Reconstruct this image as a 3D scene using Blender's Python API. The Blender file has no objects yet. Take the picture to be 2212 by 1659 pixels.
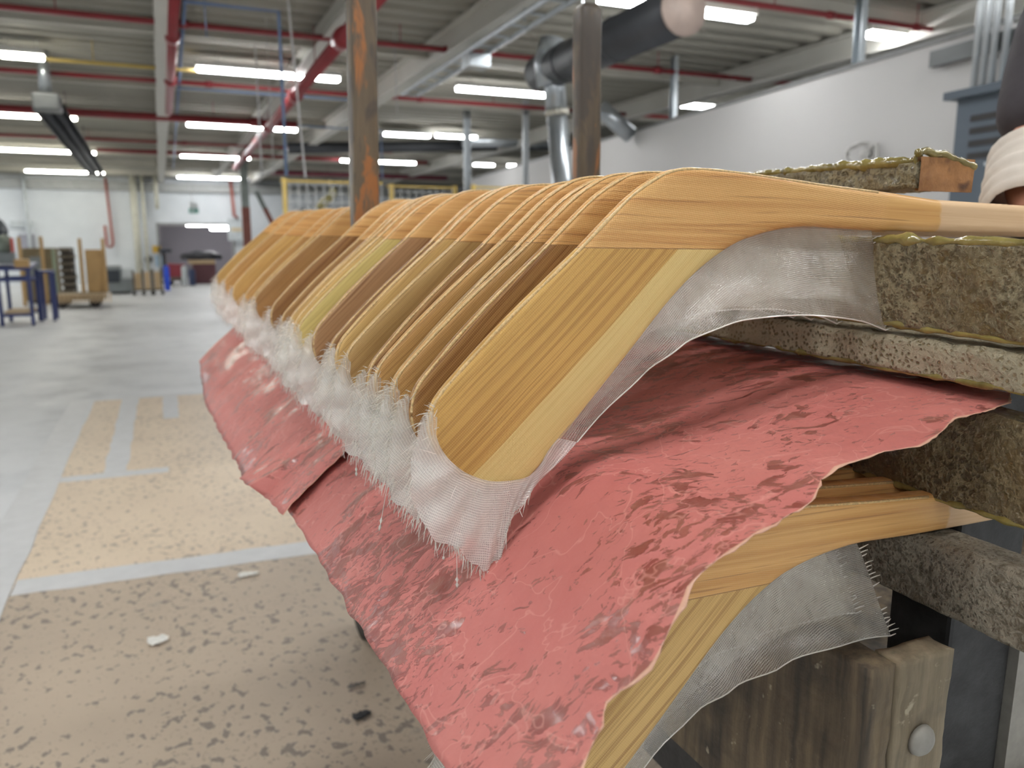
import bpy, bmesh, math, random
import numpy as np
from mathutils import Vector, Matrix, noise
random.seed(7)
SC = bpy.context.scene
COL = SC.collection
# ------------------------------------------------------------------ camera geometry (photo = 2212 x 1659)
W, H, F = 2212, 1659, 1750.0
CX, CY = W / 2, H / 2
VPX, VPY = 345.0, 525.0            # vanishing point of the hall's long axis (+Y)
CAMH = 1.15
PITCH = math.atan((CY - VPY) / F)
YAW = math.atan((CX - VPX) / math.hypot(F, CY - VPY))
fw = np.array([math.sin(YAW) * math.cos(PITCH), math.cos(YAW) * math.cos(PITCH), -math.sin(PITCH)])
rt = np.array([math.cos(YAW), -math.sin(YAW), 0.0])
up = np.cross(rt, fw)
C0 = np.array([0.0, 0.0, CAMH])
def ray(x, y): return rt * (x - CX) / F - up * (y - CY) / F + fw
def onY(x, y, Y): r = ray(x, y); return C0 + r * (Y / r[1])
def onX(x, y, X): r = ray(x, y); return C0 + r * (X / r[0])
def onZ(x, y, Z): r = ray(x, y); return C0 + r * ((Z - CAMH) / r[2])
def unit(a): a = np.array(a, float); return a / np.linalg.norm(a)
# bench axes: bv along the row of sticks, bu along the shafts, bw up
bv = unit(ray(300, 495)); bu = unit(np.cross(bv, [0, 0, 1])); bw = np.cross(bu, bv)
def T(x, y):
    r = ray(x, y); return np.array([r @ bu, r @ bw]) / (r @ bv)
BM = Matrix(((bu[0], bv[0], bw[0], C0[0]), (bu[1], bv[1], bw[1], C0[1]), (bu[2], bv[2], bw[2], C0[2]), (0, 0, 0, 1)))
def bench(a, d, b): return BM @ Vector((a, d, b))

cam = bpy.data.cameras.new('camera')
cam.sensor_width = 36.0; cam.sensor_fit = 'HORIZONTAL'
cam.lens = 36.0 * F / W
cam.clip_start = 0.02; cam.clip_end = 200
cam.dof.use_dof = True; cam.dof.focus_distance = 0.62; cam.dof.aperture_fstop = 7.6
camo = bpy.data.objects.new('camera', cam); COL.objects.link(camo)
camo.location = C0; camo.rotation_euler = (math.pi / 2 - PITCH, 0, -YAW)
SC.camera = camo
# ------------------------------------------------------------------ world, exposure
wd = bpy.data.worlds.new('world'); SC.world = wd; wd.use_nodes = True
wd.node_tree.nodes['Background'].inputs[0].default_value = (0.9, 0.95, 1.0, 1)
wd.node_tree.nodes['Background'].inputs[1].default_value = 0.45
SC.view_settings.view_transform = 'Standard'; SC.view_settings.look = 'None'
SC.view_settings.gamma = 1.0; SC.view_settings.exposure = 0.0; SC.view_settings.use_curve_mapping = False
SC.cycles.transparent_max_bounces = 28
SC.cycles.max_bounces = 7
LIGHT_STRENGTH = 46.0
# ------------------------------------------------------------------ helpers
def srgb(r, g, b):
    f = lambda c: (c / 255 / 12.92) if c / 255 <= 0.04045 else ((c / 255 + 0.055) / 1.055) ** 2.4
    return (f(r), f(g), f(b), 1.0)

class G:
    """tiny node-graph helper"""
    def __init__(s, name):
        s.m = bpy.data.materials.new(name); s.m.use_nodes = True
        s.t = s.m.node_tree; s.n = s.t.nodes; s.n.clear()
        s.out = s.n.new('ShaderNodeOutputMaterial')
    def node(s, typ, ins=None, **kw):
        nd = s.n.new(typ)
        for k, v in kw.items(): setattr(nd, k, v)
        if ins:
            for k, v in ins.items(): s.set(nd.inputs[k], v)
        return nd
    def set(s, sock, v):
        if hasattr(v, 'is_output') or isinstance(v, bpy.types.NodeSocket): s.t.links.new(v, sock)
        else: sock.default_value = v
    def math(s, op, a, b=0.0, c=None, clamp=False):
        nd = s.n.new('ShaderNodeMath'); nd.operation = op; nd.use_clamp = clamp
        s.set(nd.inputs[0], a); s.set(nd.inputs[1], b)
        if c is not None: s.set(nd.inputs[2], c)
        return nd.outputs[0]
    def dot(s, v, k):
        nd = s.n.new('ShaderNodeVectorMath'); nd.operation = 'DOT_PRODUCT'
        s.set(nd.inputs[0], v); nd.inputs[1].default_value = k
        return nd.outputs['Value']
    def comb(s, x, y, z):
        nd = s.n.new('ShaderNodeCombineXYZ')
        for i, v in enumerate((x, y, z)): s.set(nd.inputs[i], v)
        return nd.outputs[0]
    def noise(s, vec, scale, detail=3.0, rough=0.5, dist=0.0):
        nd = s.n.new('ShaderNodeTexNoise')
        if vec is not None: s.t.links.new(vec, nd.inputs['Vector'])
        nd.inputs['Scale'].default_value = scale; nd.inputs['Detail'].default_value = detail
        nd.inputs['Roughness'].default_value = rough; nd.inputs['Distortion'].default_value = dist
        return nd.outputs['Fac']
    def ramp(s, fac, lo, hi, a=0.0, b=1.0):
        nd = s.n.new('ShaderNodeMapRange'); nd.clamp = True
        s.set(nd.inputs[0], fac); nd.inputs[1].default_value = lo; nd.inputs[2].default_value = hi
        nd.inputs[3].default_value = a; nd.inputs[4].default_value = b
        return nd.outputs[0]
    def mix(s, fac, a, b, mode='MIX'):
        nd = s.n.new('ShaderNodeMix'); nd.data_type = 'RGBA'; nd.blend_type = mode; nd.clamp_factor = True
        s.set(nd.inputs[0], fac); s.set(nd.inputs[6], a); s.set(nd.inputs[7], b)
        return nd.outputs[2]
    def coord(s, which='Object'):
        return s.n.new('ShaderNodeTexCoord').outputs[which]
    def bump(s, h, strength=0.3, dist=0.001):
        nd = s.n.new('ShaderNodeBump'); s.t.links.new(h, nd.inputs['Height'])
        nd.inputs['Strength'].default_value = strength; nd.inputs['Distance'].default_value = dist
        return nd.outputs[0]
    def pbsdf(s, color, rough=0.5, metal=0.0, normal=None, coat=0.0, coat_rough=0.1, spec=0.5, emit=None, estr=0.0, trans=0.0):
        nd = s.n.new('ShaderNodeBsdfPrincipled')
        s.set(nd.inputs['Base Color'], color); s.set(nd.inputs['Roughness'], rough); s.set(nd.inputs['Metallic'], metal)
        s.set(nd.inputs['Specular IOR Level'], spec)
        s.set(nd.inputs['Coat Weight'], coat); s.set(nd.inputs['Coat Roughness'], coat_rough)
        s.set(nd.inputs['Transmission Weight'], trans)
        if normal is not None: s.t.links.new(normal, nd.inputs['Normal'])
        if emit is not None:
            s.set(nd.inputs['Emission Color'], emit); nd.inputs['Emission Strength'].default_value = estr
        return nd.outputs[0]
    def done(s, shader):
        s.t.links.new(shader, s.out.inputs['Surface']); return s.m

def simple(name, col, rough=0.5, metal=0.0, var=0.12, scale=8.0, bump=0.0, coat=0.0, bscale=None, bdist=0.002):
    g = G(name); c = g.coord()
    f = g.noise(c, scale, 4.0, 0.6)
    lo = tuple(x * (1 - var) for x in col[:3]) + (1,); hi = tuple(min(1, x * (1 + var)) for x in col[:3]) + (1,)
    color = g.mix(g.ramp(f, 0.3, 0.7), lo, hi)
    nrm = g.bump(g.noise(c, bscale or scale * 4, 4.0), bump, bdist) if bump else None
    return g.done(g.pbsdf(color, rough, metal, nrm, coat))

def emitter(name, col, strength):
    g = G(name)
    e = g.node('ShaderNodeEmission', {'Color': col, 'Strength': strength})
    return g.done(e.outputs[0])

class MB:
    """collects shapes into one mesh"""
    def __init__(s): s.v = []; s.f = []; s.uv = None; s.attr = None
    def add(s, vs, fs):
        o = len(s.v); s.v += [tuple(float(c) for c in p) for p in vs]; s.f += [tuple(i + o for i in f) for f in fs]; return s
    def box(s, x0, x1, y0, y1, z0, z1, M=None):
        vs = [Vector((x, y, z)) for x in (x0, x1) for y in (y0, y1) for z in (z0, z1)]
        if M is not None: vs = [M @ p for p in vs]
        return s.add(vs, [(0, 1, 3, 2), (4, 6, 7, 5), (0, 4, 5, 1), (2, 3, 7, 6), (0, 2, 6, 4), (1, 5, 7, 3)])
    def bevbox(s, x0, x1, y0, y1, z0, z1, r=0.01, M=None):
        bm = bmesh.new(); bmesh.ops.create_cube(bm, size=1)
        for p in bm.verts:
            p.co = Vector((x0 + (p.co.x + .5) * (x1 - x0), y0 + (p.co.y + .5) * (y1 - y0), z0 + (p.co.z + .5) * (z1 - z0)))
        bmesh.ops.bevel(bm, geom=bm.edges[:], offset=r, segments=2, affect='EDGES', profile=0.6)
        if M is not None: bmesh.ops.transform(bm, matrix=M, verts=bm.verts)
        bm.verts.index_update()
        s.add([p.co for p in bm.verts], [[q.index for q in f.verts] for f in bm.faces]); bm.free(); return s
    def tube(s, pts, r, n=8, cap=True):
        pts = [Vector(p) for p in pts]; k = len(pts); rs = r if isinstance(r, (list, tuple)) else [r] * k
        vs = []; fs = []; ref = None
        for i, p in enumerate(pts):
            t = (pts[min(i + 1, k - 1)] - pts[max(i - 1, 0)])
            t = t.normalized() if t.length > 1e-9 else Vector((0, 0, 1))
            if ref is None: ref = Vector((0, 0, 1)) if abs(t.z) < .9 else Vector((1, 0, 0))
            x = t.cross(ref);
            if x.length < 1e-6: x = t.cross(Vector((0.3, 1, 0.2)))
            x.normalize(); y = t.cross(x).normalized(); ref = -y if False else ref
            for j in range(n):
                a = 2 * math.pi * j / n; vs.append(p + (x * math.cos(a) + y * math.sin(a)) * rs[i])
        for i in range(k - 1):
            for j in range(n):
                fs.append((i * n + j, i * n + (j + 1) % n, (i + 1) * n + (j + 1) % n, (i + 1) * n + j))
        if cap: fs.append(tuple(range(n))[::-1]); fs.append(tuple((k - 1) * n + j for j in range(n)))
        return s.add(vs, fs)
    def lathe(s, prof, n=16, M=None):
        """profile of (radius, z) about z"""
        vs = []; fs = []; k = len(prof)
        for r, z in prof:
            for j in range(n):
                a = 2 * math.pi * j / n; p = Vector((r * math.cos(a), r * math.sin(a), z)); vs.append(M @ p if M is not None else p)
        for i in range(k - 1):
            for j in range(n): fs.append((i * n + j, i * n + (j + 1) % n, (i + 1) * n + (j + 1) % n, (i + 1) * n + j))
        fs.append(tuple(range(n))[::-1]); fs.append(tuple((k - 1) * n + j for j in range(n)))
        return s.add(vs, fs)
    def grid(s, P):
        """P[i][j] points -> quads"""
        n = len(P); m = len(P[0]); vs = [p for row in P for p in row]
        fs = [(i * m + j, i * m + j + 1, (i + 1) * m + j + 1, (i + 1) * m + j) for i in range(n - 1) for j in range(m - 1)]
        return s.add(vs, fs)
    def mesh(s, name, mat, smooth=False):
        me = bpy.data.meshes.new(name); me.from_pydata(s.v, [], s.f); me.update()
        if s.uv is not None:
            l = me.uv_layers.new(name='UVMap')
            buf = np.array([s.uv[vi] for p in s.f for vi in p], dtype=np.float32).ravel()
            l.data.foreach_set('uv', buf)
        if s.attr is not None:
            for k, vals in s.attr.items():
                at = me.attributes.new(k, 'FLOAT', 'POINT'); at.data.foreach_set('value', np.array(vals, dtype=np.float32))
        if mat is not None: me.materials.append(mat)
        if smooth: me.shade_smooth()
        return me
    def build(s, name, mat, parent=None, smooth=False):
        return link(name, s.mesh(name, mat, smooth), parent)

def link(name, me, parent=None):
    o = bpy.data.objects.new(name, me); COL.objects.link(o)
    if parent is not None: o.parent = parent
    return o
def fixnormals(o):
    bm = bmesh.new(); bm.from_mesh(o.data); bmesh.ops.recalc_face_normals(bm, faces=bm.faces); bm.to_mesh(o.data); bm.free()
    return o
def tag(o, label=None, cat=None, group=None, kind=None):
    if label: o['label'] = label
    if cat: o['category'] = cat
    if group: o['group'] = group
    if kind: o['kind'] = kind
    return o
def empty(name, loc=(0, 0, 0), label=None, cat=None, group=None, M=None):
    o = bpy.data.objects.new(name, None); COL.objects.link(o); o.empty_display_size = 0.05
    if M is not None: o.matrix_world = M
    else: o.location = loc
    return tag(o, label, cat, group)
def struct(o): o['kind'] = 'structure'; return o
def copy_tree(o, parent=None):
    c = o.copy(); COL.objects.link(c); c.parent = parent
    if parent is not None: c.matrix_parent_inverse = o.matrix_parent_inverse.copy()
    for ch in list(o.children): copy_tree(ch, c)
    return c
# ------------------------------------------------------------------ room shell
CEIL = 3.15; WALLY = 26.5; XL = -9.0; XR = 12.0; YB = -5.0
def concrete():
    g = G('concrete_floor'); c = g.coord()
    n1 = g.noise(c, 0.35, 4, .6); n2 = g.noise(c, 2.2, 5, .65); n3 = g.noise(c, 22, 3, .6)
    col = g.mix(g.ramp(n1, .3, .7), srgb(206, 207, 208), srgb(228, 229, 230))
    col = g.mix(g.ramp(n2, .5, .8, 0, .5), col, srgb(176, 178, 180))
    # tyre scuff running down the aisle
    x = g.dot(c, (1, 0.06, 0)); w = g.math('ADD', x, g.ramp(g.noise(c, .25, 2), 0, 1, -.8, .8))
    band = g.math('ABSOLUTE', g.math('ADD', w, 0.10))
    col = g.mix(g.math('MULTIPLY', g.ramp(band, .10, .55, .5, 0), g.ramp(n2, .3, .6, .4, 1)), col, srgb(150, 150, 152))
    col = g.mix(g.ramp(n3, .62, .75, 0, .35), col, srgb(232, 232, 230))
    return g.done(g.pbsdf(col, g.ramp(n2, .3, .7, .38, .6), 0, g.bump(n3, .12, .002)))
def painted_block():
    g = G('white_block_wall'); c = g.coord()
    n = g.noise(c, .8, 4, .6)
    col = g.mix(g.ramp(n, .3, .75), srgb(226, 230, 233), srgb(206, 211, 215))
    b = g.node('ShaderNodeTexBrick', {'Scale': 1.0, 'Mortar Size': 0.012, 'Brick Width': .4, 'Row Height': .2})
    g.t.links.new(g.comb(g.dot(c, (1, 0, 0)), g.dot(c, (0, 0, 1)), 0.0), b.inputs['Vector'])
    return g.done(g.pbsdf(col, .6, 0, g.bump(b.outputs['Fac'], .25, -.004)))
M_floor = concrete()
M_wall = painted_block()
M_part = simple('partition_paint', srgb(200, 198, 196), .7, var=.02, scale=.7)
M_deck = simple('ceiling_deck', srgb(160, 157, 146), .8, var=.10, scale=.6)
M_beam = simple('painted_steel', srgb(206, 204, 196), .55, var=.05, scale=1.5)
M_dark = simple('dark_gap', srgb(52, 50, 50), .7)
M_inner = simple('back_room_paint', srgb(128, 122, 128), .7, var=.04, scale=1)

m = MB(); m.box(XL, XR, YB, WALLY + 6, -.2, 0); struct(m.build('floor', M_floor))
# corrugated roof deck, ridges along X
m = MB(); P = []; y = YB; prof = []
while y < WALLY + 6.2:
    prof += [(y, 0), (y + .12, 0), (y + .15, .05), (y + .27, .05)]; y += .30
m.grid([[(x, yy, CEIL + dz) for yy, dz in prof] for x in (XL, XR)])
m.box(XL, XR, YB, WALLY + 6, CEIL + .10, CEIL + .25)
struct(m.build('ceiling', M_deck))
# walls; the far one has the doorway
d0 = onY(346, 608, WALLY); d1 = onY(512, 608, WALLY); dt = onY(430, 482, WALLY)[2]
m = MB(); m.box(XL, d0[0], WALLY, WALLY + .3, 0, CEIL + .1); m.box(d1[0], XR, WALLY, WALLY + .3, 0, CEIL + .1); m.box(d0[0], d1[0], WALLY, WALLY + .3, dt, CEIL + .1)
struct(m.build('wall_back', M_wall))
m = MB(); m.box(XL - .3, XL, YB, WALLY + .3, 0, CEIL + .1); struct(m.build('wall_left', M_wall))
m = MB(); m.box(XR, XR + .3, YB, WALLY + .3, 0, CEIL + .1); struct(m.build('wall_right', M_wall))
m = MB(); m.box(XL, XR, YB - .3, YB, 0, CEIL + .1); struct(m.build('wall_front', M_wall))
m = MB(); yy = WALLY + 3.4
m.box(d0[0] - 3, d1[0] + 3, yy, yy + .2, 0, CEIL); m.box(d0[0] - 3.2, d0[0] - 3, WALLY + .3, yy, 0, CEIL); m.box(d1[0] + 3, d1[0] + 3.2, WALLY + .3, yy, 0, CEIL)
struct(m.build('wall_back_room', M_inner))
m = MB(); fw_ = .07
m.box(d0[0], d0[0] + fw_, WALLY - .03, WALLY + .31, 0, dt); m.box(d1[0] - fw_, d1[0], WALLY - .03, WALLY + .31, 0, dt); m.box(d0[0] + fw_, d1[0] - fw_, WALLY - .03, WALLY + .31, dt - fw_, dt)
struct(m.build('door_1', simple('door_frame_grey', srgb(150, 150, 150), .5)))
# horizontal steel band along the far wall, with downpipes painted like the wall
zb0, zb1 = onY(300, 413, WALLY)[2], onY(300, 395, WALLY)[2]
m = MB(); m.box(XL, XR, WALLY - .18, WALLY, zb0, zb1); struct(m.build('trim_1', simple('band_grey', srgb(168, 170, 168), .5)))
zt = onY(300, 384, WALLY)[2]
m = MB(); m.box(XL, XR, WALLY - .25, WALLY, zt, CEIL); struct(m.build('trim_2', simple('header_grey', srgb(120, 118, 110), .6)))
# white partition to the right
PZ = 2.45
pa = onZ(2080, 78, PZ); pb = onZ(1010, 391, PZ); pd = unit((pb - pa) * np.array([1, 1, 0])); pn = np.array([-pd[1], pd[0], 0])
pa2 = pa - pd * 4.0; pb2 = pb + pd * .2
L = float(np.linalg.norm(pb2 - pa2))
PM = Matrix(((pd[0], -pn[0], 0, pa2[0]), (pd[1], -pn[1], 0, pa2[1]), (0, 0, 1, 0), (0, 0, 0, 1)))   # local x along wall, y away from aisle
if pn[0] > 0: PM = Matrix(((pd[0], pn[0], 0, pa2[0]), (pd[1], pn[1], 0, pa2[1]), (0, 0, 1, 0), (0, 0, 0, 1)))
PMI = PM.inverted()
m = MB(); m.box(0, L, 0, .15, 0, PZ, PM); struct(fixnormals(m.build('wall_partition', M_part)))
m = MB(); m.box(0, L, -.012, .16, PZ, PZ + .03, PM); struct(fixnormals(m.build('trim_3', simple('partition_cap', srgb(120, 120, 118), .5))))
def on_part(x, y, off=0.0):
    """photo pixel -> local (along, up) on the partition face"""
    r = ray(x, y); t = np.dot(pa2 + pn * off - C0, pn) / np.dot(r, pn); q = PMI @ Vector(C0 + r * t); return q.x, q.z
m = MB(); m.box(0, L, -.015, 0, 0, .1, PM); struct(fixnormals(m.build('baseboard_right', simple('base_grey', srgb(90, 90, 92), .5))))
# girders along Y and joists along X under the deck
def ibeam(m, p0, p1, h, w, axis):
    if axis == 'Y':
        m.box(p0[0] - w / 2, p0[0] + w / 2, p0[1], p1[1], p0[2] - .015, p0[2]); m.box(p0[0] - w / 2, p0[0] + w / 2, p0[1], p1[1], p0[2] - h, p0[2] - h + .015); m.box(p0[0] - .008, p0[0] + .008, p0[1], p1[1], p0[2] - h + .015, p0[2] - .015)
    else:
        m.box(p0[0], p1[0], p0[1] - w / 2, p0[1] + w / 2, p0[2] - .012, p0[2]); m.box(p0[0], p1[0], p0[1] - w / 2, p0[1] + w / 2, p0[2] - h, p0[2] - h + .012); m.box(p0[0], p1[0], p0[1] - .006, p0[1] + .006, p0[2] - h + .012, p0[2] - .012)
gx = [onZ(352, 120, CEIL - .1)[0], onZ(720, 60, CEIL - .1)[0], onZ(1010, 60, CEIL - .1)[0], 6.3, -4.2]
for i, x in enumerate(gx):
    m = MB(); ibeam(m, (x, YB, CEIL - .01), (x, WALLY, CEIL), .24 if i != 1 else .16, .16, 'Y'); struct(m.build('beam', M_beam))
M_joist = simple('joist_paint', srgb(196, 193, 182), .6, var=.05, scale=1.5)
y = -3.0
while y < WALLY:
    m = MB(); ibeam(m, (XL, y, CEIL - .005), (XR, y, CEIL), .13, .09, 'X'); struct(m.build('joist', M_joist)); y += 2.85
# ------------------------------------------------------------------ fluorescent fixtures
M_tube = emitter('tube_light', (0.97, 0.985, 1.0, 1), LIGHT_STRENGTH)
M_tube_w = emitter('tube_light_warm', (1.0, 0.98, 0.86, 1), LIGHT_STRENGTH)
M_fix = simple('fixture_white', srgb(215, 215, 210), .4, var=.02)
FZ = CEIL - .17
def fixture(x0, x1, y, label, warm=False, hang=True):
    e = empty('ceiling_light', ((x0 + x1) / 2, y, FZ), label, 'light', 'strip lights under the roof')
    l = x1 - x0
    m = MB(); m.box(-l / 2, l / 2, -.075, .075, .012, .065); m.build('housing', M_fix, e)
    m = MB(); m.bevbox(-l / 2 + .01, l / 2 - .01, -.05, .05, -.03, .011, .012); m.build('diffuser', M_tube_w if warm else M_tube, e)
    for sx in (-1, 1):
        m = MB(); m.tube([(sx * l * .35, 0, .065), (sx * l * .35, 0, .165)], .004, 5); m.build('hanger', M_fix, e)
    return e
fx = [((0, 118), (95, 122), 'strip light with a yellowish glow above the black heater tube', 1),
      ((423, 148), (735, 170), 'long strip light crossed by a thick red pipe', 0),
      ((985, 190), (1180, 205), 'strip light glowing between the two rough wooden stakes', 0),
      ((1297, -8), (1390, 10), 'strip light cut off by the top edge above the black duct', 0),
      ((1470, 18), (1622, 40), 'strip light beside the end of the fat black duct', 0),
      ((1868, 72), (2032, 92), 'strip light close to the grey conduits of the electrical cabinet', 0),
      ((1447, 222), (1558, 234), 'short strip light just above the white partition by a galvanised post', 0),
      ((-40, 244), (167, 256), 'yellowish strip light passing behind the black heater tube', 1),
      ((403, 266), (640, 282), 'strip light just below the thick red main pipe', 0),
      ((828, 289), (930, 293), 'first of two short strip lights end to end beside the wooden stake', 0),
      ((943, 291), (1027, 297), 'second of two short strip lights end to end by a thin galvanised post', 0),
      ((-60, 320), (207, 330), 'long yellowish strip light behind the middle of the black heater tube', 1),
      ((390, 335), (540, 342), 'strip light third from the far wall in the row beside the steel column', 0),
      ((735, 346), (898, 352), 'strip light half hidden by the taller wooden stake', 0),
      ((55, 369), (225, 373), 'strip light at the far end of the black heater tube', 1),
      ((383, 382), (537, 386), 'strip light closest to the far white wall above the doorway', 0),
      ((1030, 353), (1060, 358), 'tiny distant strip light behind a thin galvanised post', 0),
      ((1100, 356), (1132, 359), 'tiny distant strip light at the dark cap of the partition', 0)]
for (p, q, lab, wm) in fx:
    A = onZ(*p, FZ); B = onZ(*q, FZ); fixture(A[0], B[0], (A[1] + B[1]) / 2, lab, wm)
ORD = ('first', 'second', 'third', 'fourth', 'fifth', 'sixth', 'seventh', 'eighth', 'ninth', 'tenth', 'eleventh', 'twelfth', 'thirteenth', 'fourteenth', 'fifteenth')
for j, y in enumerate((3.2, .2, -2.8)):  # unseen fixtures added to brighten the blade faces and the foreground
    for i, x in enumerate((-5.2, -2.2, .2, 2.6, 5.0)):
        fixture(x - .75, x + .75, y, ORD[i] + ' added unseen strip light of the ' + ORD[j] + ' roof row behind the view, counted from the left wall'.replace('left wall', 'aisle wall'))
for j, y in enumerate((8.6, 13.2, 18.0, 22.0, 25.3)):
    fixture(-6.6, -5.0, y, ORD[j] + ' strip light along the aisle side wall, counted towards the doorway')
    fixture(-8.8, -7.2, y, ORD[j] + ' strip light close to the aisle side wall, counted towards the doorway')
# light inside the back room
A = onY(402, 486, WALLY + 1.3); B = onY(496, 490, WALLY + 1.3)
e = empty('ceiling_light', ((A[0] + B[0]) / 2, WALLY + 1.3, A[2]), 'double strip light seen through the doorway in the far wall', 'light')
l = B[0] - A[0]
for dz, f0 in ((.0, -.5), (-.12, .05)):
    m = MB(); m.bevbox(l * f0, l * .5, -.05, .05, -.03 + dz, .03 + dz, .02); m.build('tube', M_tube, e)
m = MB(); m.box(-l * .5, l * .5, -.06, .06, .03, .07); m.build('housing', M_fix, e)
for sx in (-1, 1):
    m = MB(); m.tube([(sx * l * .4, 0, .07), (sx * l * .4, 0, CEIL - A[2])], .006, 5); m.build('hanger', M_fix, e)
# ------------------------------------------------------------------ materials of the bench
PIV = .563; D1 = .50
def loc(px): t = T(*px) * D1; return Vector((t[0] - PIV, t[1]))
JOINT0 = (T(1430, 546) * D1)[1] - min(loc((2030, 502)).y, loc((1900, 498)).y)
GE = (loc((1464, 561)) - loc((1040, 1040))).normalized()
def wood_blade():
    g = G('lacquered_blade_wood'); c = g.coord()
    oi = g.node('ShaderNodeObjectInfo'); rnd = oi.outputs['Random']
    pale = g.node('ShaderNodeAttribute', attribute_type='OBJECT', attribute_name='pale').outputs['Fac']
    streak = g.node('ShaderNodeAttribute', attribute_type='OBJECT', attribute_name='streak').outputs['Fac']
    l = g.dot(c, (GE.x, 0, GE.y)); q = g.dot(c, (GE.y, 0, -GE.x)); t = g.dot(c, (0, 1, 0))
    off = g.math('MULTIPLY', rnd, 37.0)
    wob = g.noise(g.comb(g.math('MULTIPLY', l, 7.0), off, g.math('MULTIPLY', q, 9.0)), 1.0, 2)
    q2 = g.math('ADD', q, g.math('MULTIPLY', wob, .006))
    fine = g.noise(g.comb(g.math('MULTIPLY', l, 7.0), off, g.math('MULTIPLY', q2, 560.0)), 1.0, 3, .6)
    ring = g.noise(g.comb(g.math('MULTIPLY', l, 3.0), off, g.math('MULTIPLY', q2, 290.0)), 1.0, 2.5, .6)
    broad = g.noise(g.comb(g.math('MULTIPLY', l, 3.0), off, g.math('MULTIPLY', q2, 34.0)), 1.0, 2, .5)
    base = oi.outputs['Color']
    col = g.mix(g.ramp(broad, .35, .7, 0, .42), base, g.mix(1.0, base, (.74, .68, .60, 1), 'MULTIPLY'))
    col = g.mix(g.math('MULTIPLY', g.ramp(ring, .5, .6), streak), col, g.mix(1.0, base, (.56, .46, .36, 1), 'MULTIPLY'))
    col = g.mix(g.ramp(fine, .48, .66, 0, .5), col, g.mix(1.0, base, (.50, .38, .25, 1), 'MULTIPLY'))
    sap = g.math('GREATER_THAN', g.math('ADD', q2, 0.0), pale)
    sapc = g.mix(g.ramp(fine, .45, .7, 0, .45), srgb(226, 200, 132), srgb(206, 168, 96))
    col = g.mix(g.math('MULTIPLY', sap, .92), col, sapc)
    k = 2 * math.pi / .0021
    wv = g.math('MULTIPLY', g.math('SINE', g.math('MULTIPLY', g.dot(c, (k, 0, 0)), 1.0)), g.math('SINE', g.dot(c, (0, 0, k))))
    col = g.mix(g.ramp(wv, .55, 1.0, 0, .20), col, (1, .93, .78, 1))  # weave crests lightened, painting the cloth's sparkle into the colour
    nrm = g.bump(wv, .35, .00025)
    return g.done(g.pbsdf(col, .42, 0, nrm, coat=.22, coat_rough=.25, spec=.3))
def wood_shaft():
    g = G('lacquered_shaft_wood'); c = g.coord()
    oi = g.node('ShaderNodeObjectInfo'); rnd = oi.outputs['Random']; off = g.math('MULTIPLY', rnd, 53.0)
    a = g.dot(c, (1, 0, 0)); b = g.dot(c, (.03, 0, 1)); t = g.dot(c, (0, 1, 0))
    b2 = g.math('ADD', b, g.math('MULTIPLY', t, .8))
    fine = g.noise(g.comb(g.math('MULTIPLY', a, 6.0), off, g.math('MULTIPLY', b2, 460.0)), 1.0, 3, .6)
    lam = g.noise(g.comb(g.math('MULTIPLY', a, 1.2), off, g.math('MULTIPLY', b2, 130.0)), 1.0, 1.5, .5)
    dk = g.noise(g.comb(g.math('MULTIPLY', a, 10.0), off, g.math('MULTIPLY', b2, 420.0)), 1.0, 1, .5)
    col = g.mix(g.ramp(lam, .35, .65), srgb(220, 170, 104), srgb(202, 148, 84))
    col = g.mix(g.ramp(fine, .45, .7, 0, .6), col, srgb(232, 188, 122))
    col = g.mix(g.ramp(dk, .62, .72, 0, .6), col, srgb(158, 108, 60))
    bare = g.mix(g.ramp(fine, .4, .7, 0, .6), srgb(222, 188, 148), srgb(206, 166, 122))
    edge = g.math('ADD', a, g.math('MULTIPLY', g.noise(c, 55.0, 3, .6), .012))
    edge = g.math('ADD', edge, g.node('ShaderNodeAttribute', attribute_type='OBJECT', attribute_name='dry').outputs['Fac'])
    dry = g.ramp(edge, .0745, .0775)
    col = g.mix(dry, col, bare)
    jl = g.ramp(g.math('SUBTRACT', g.dot(c, (.012, 0, 1)), JOINT0), .0004, .0010, .75, 0)
    col = g.mix(jl, col, srgb(112, 72, 36))
    k = 2 * math.pi / .0021
    wv = g.math('MULTIPLY', g.math('SINE', g.dot(c, (k * .8, 0, k * .6))), g.math('SINE', g.dot(c, (-k * .6, 0, k * .8))))
    cloth = g.ramp(a, .0, .01, 1.0, 0.0)
    col = g.mix(g.math('MULTIPLY', g.ramp(wv, .55, 1.0, 0, .2), cloth), col, (1, .93, .78, 1))  # bright weave dots: sparkle put into the colour where cloth covers the shaft
    nrm = g.bump(g.math('MULTIPLY', wv, cloth), .35, .00025)
    return g.done(g.pbsdf(col, g.mix(dry, (.40,) * 3 + (1,), (.6,) * 3 + (1,)), 0, nrm, coat=g.ramp(dry, 0, 1, .22, 0), coat_rough=.25, spec=.3))
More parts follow.
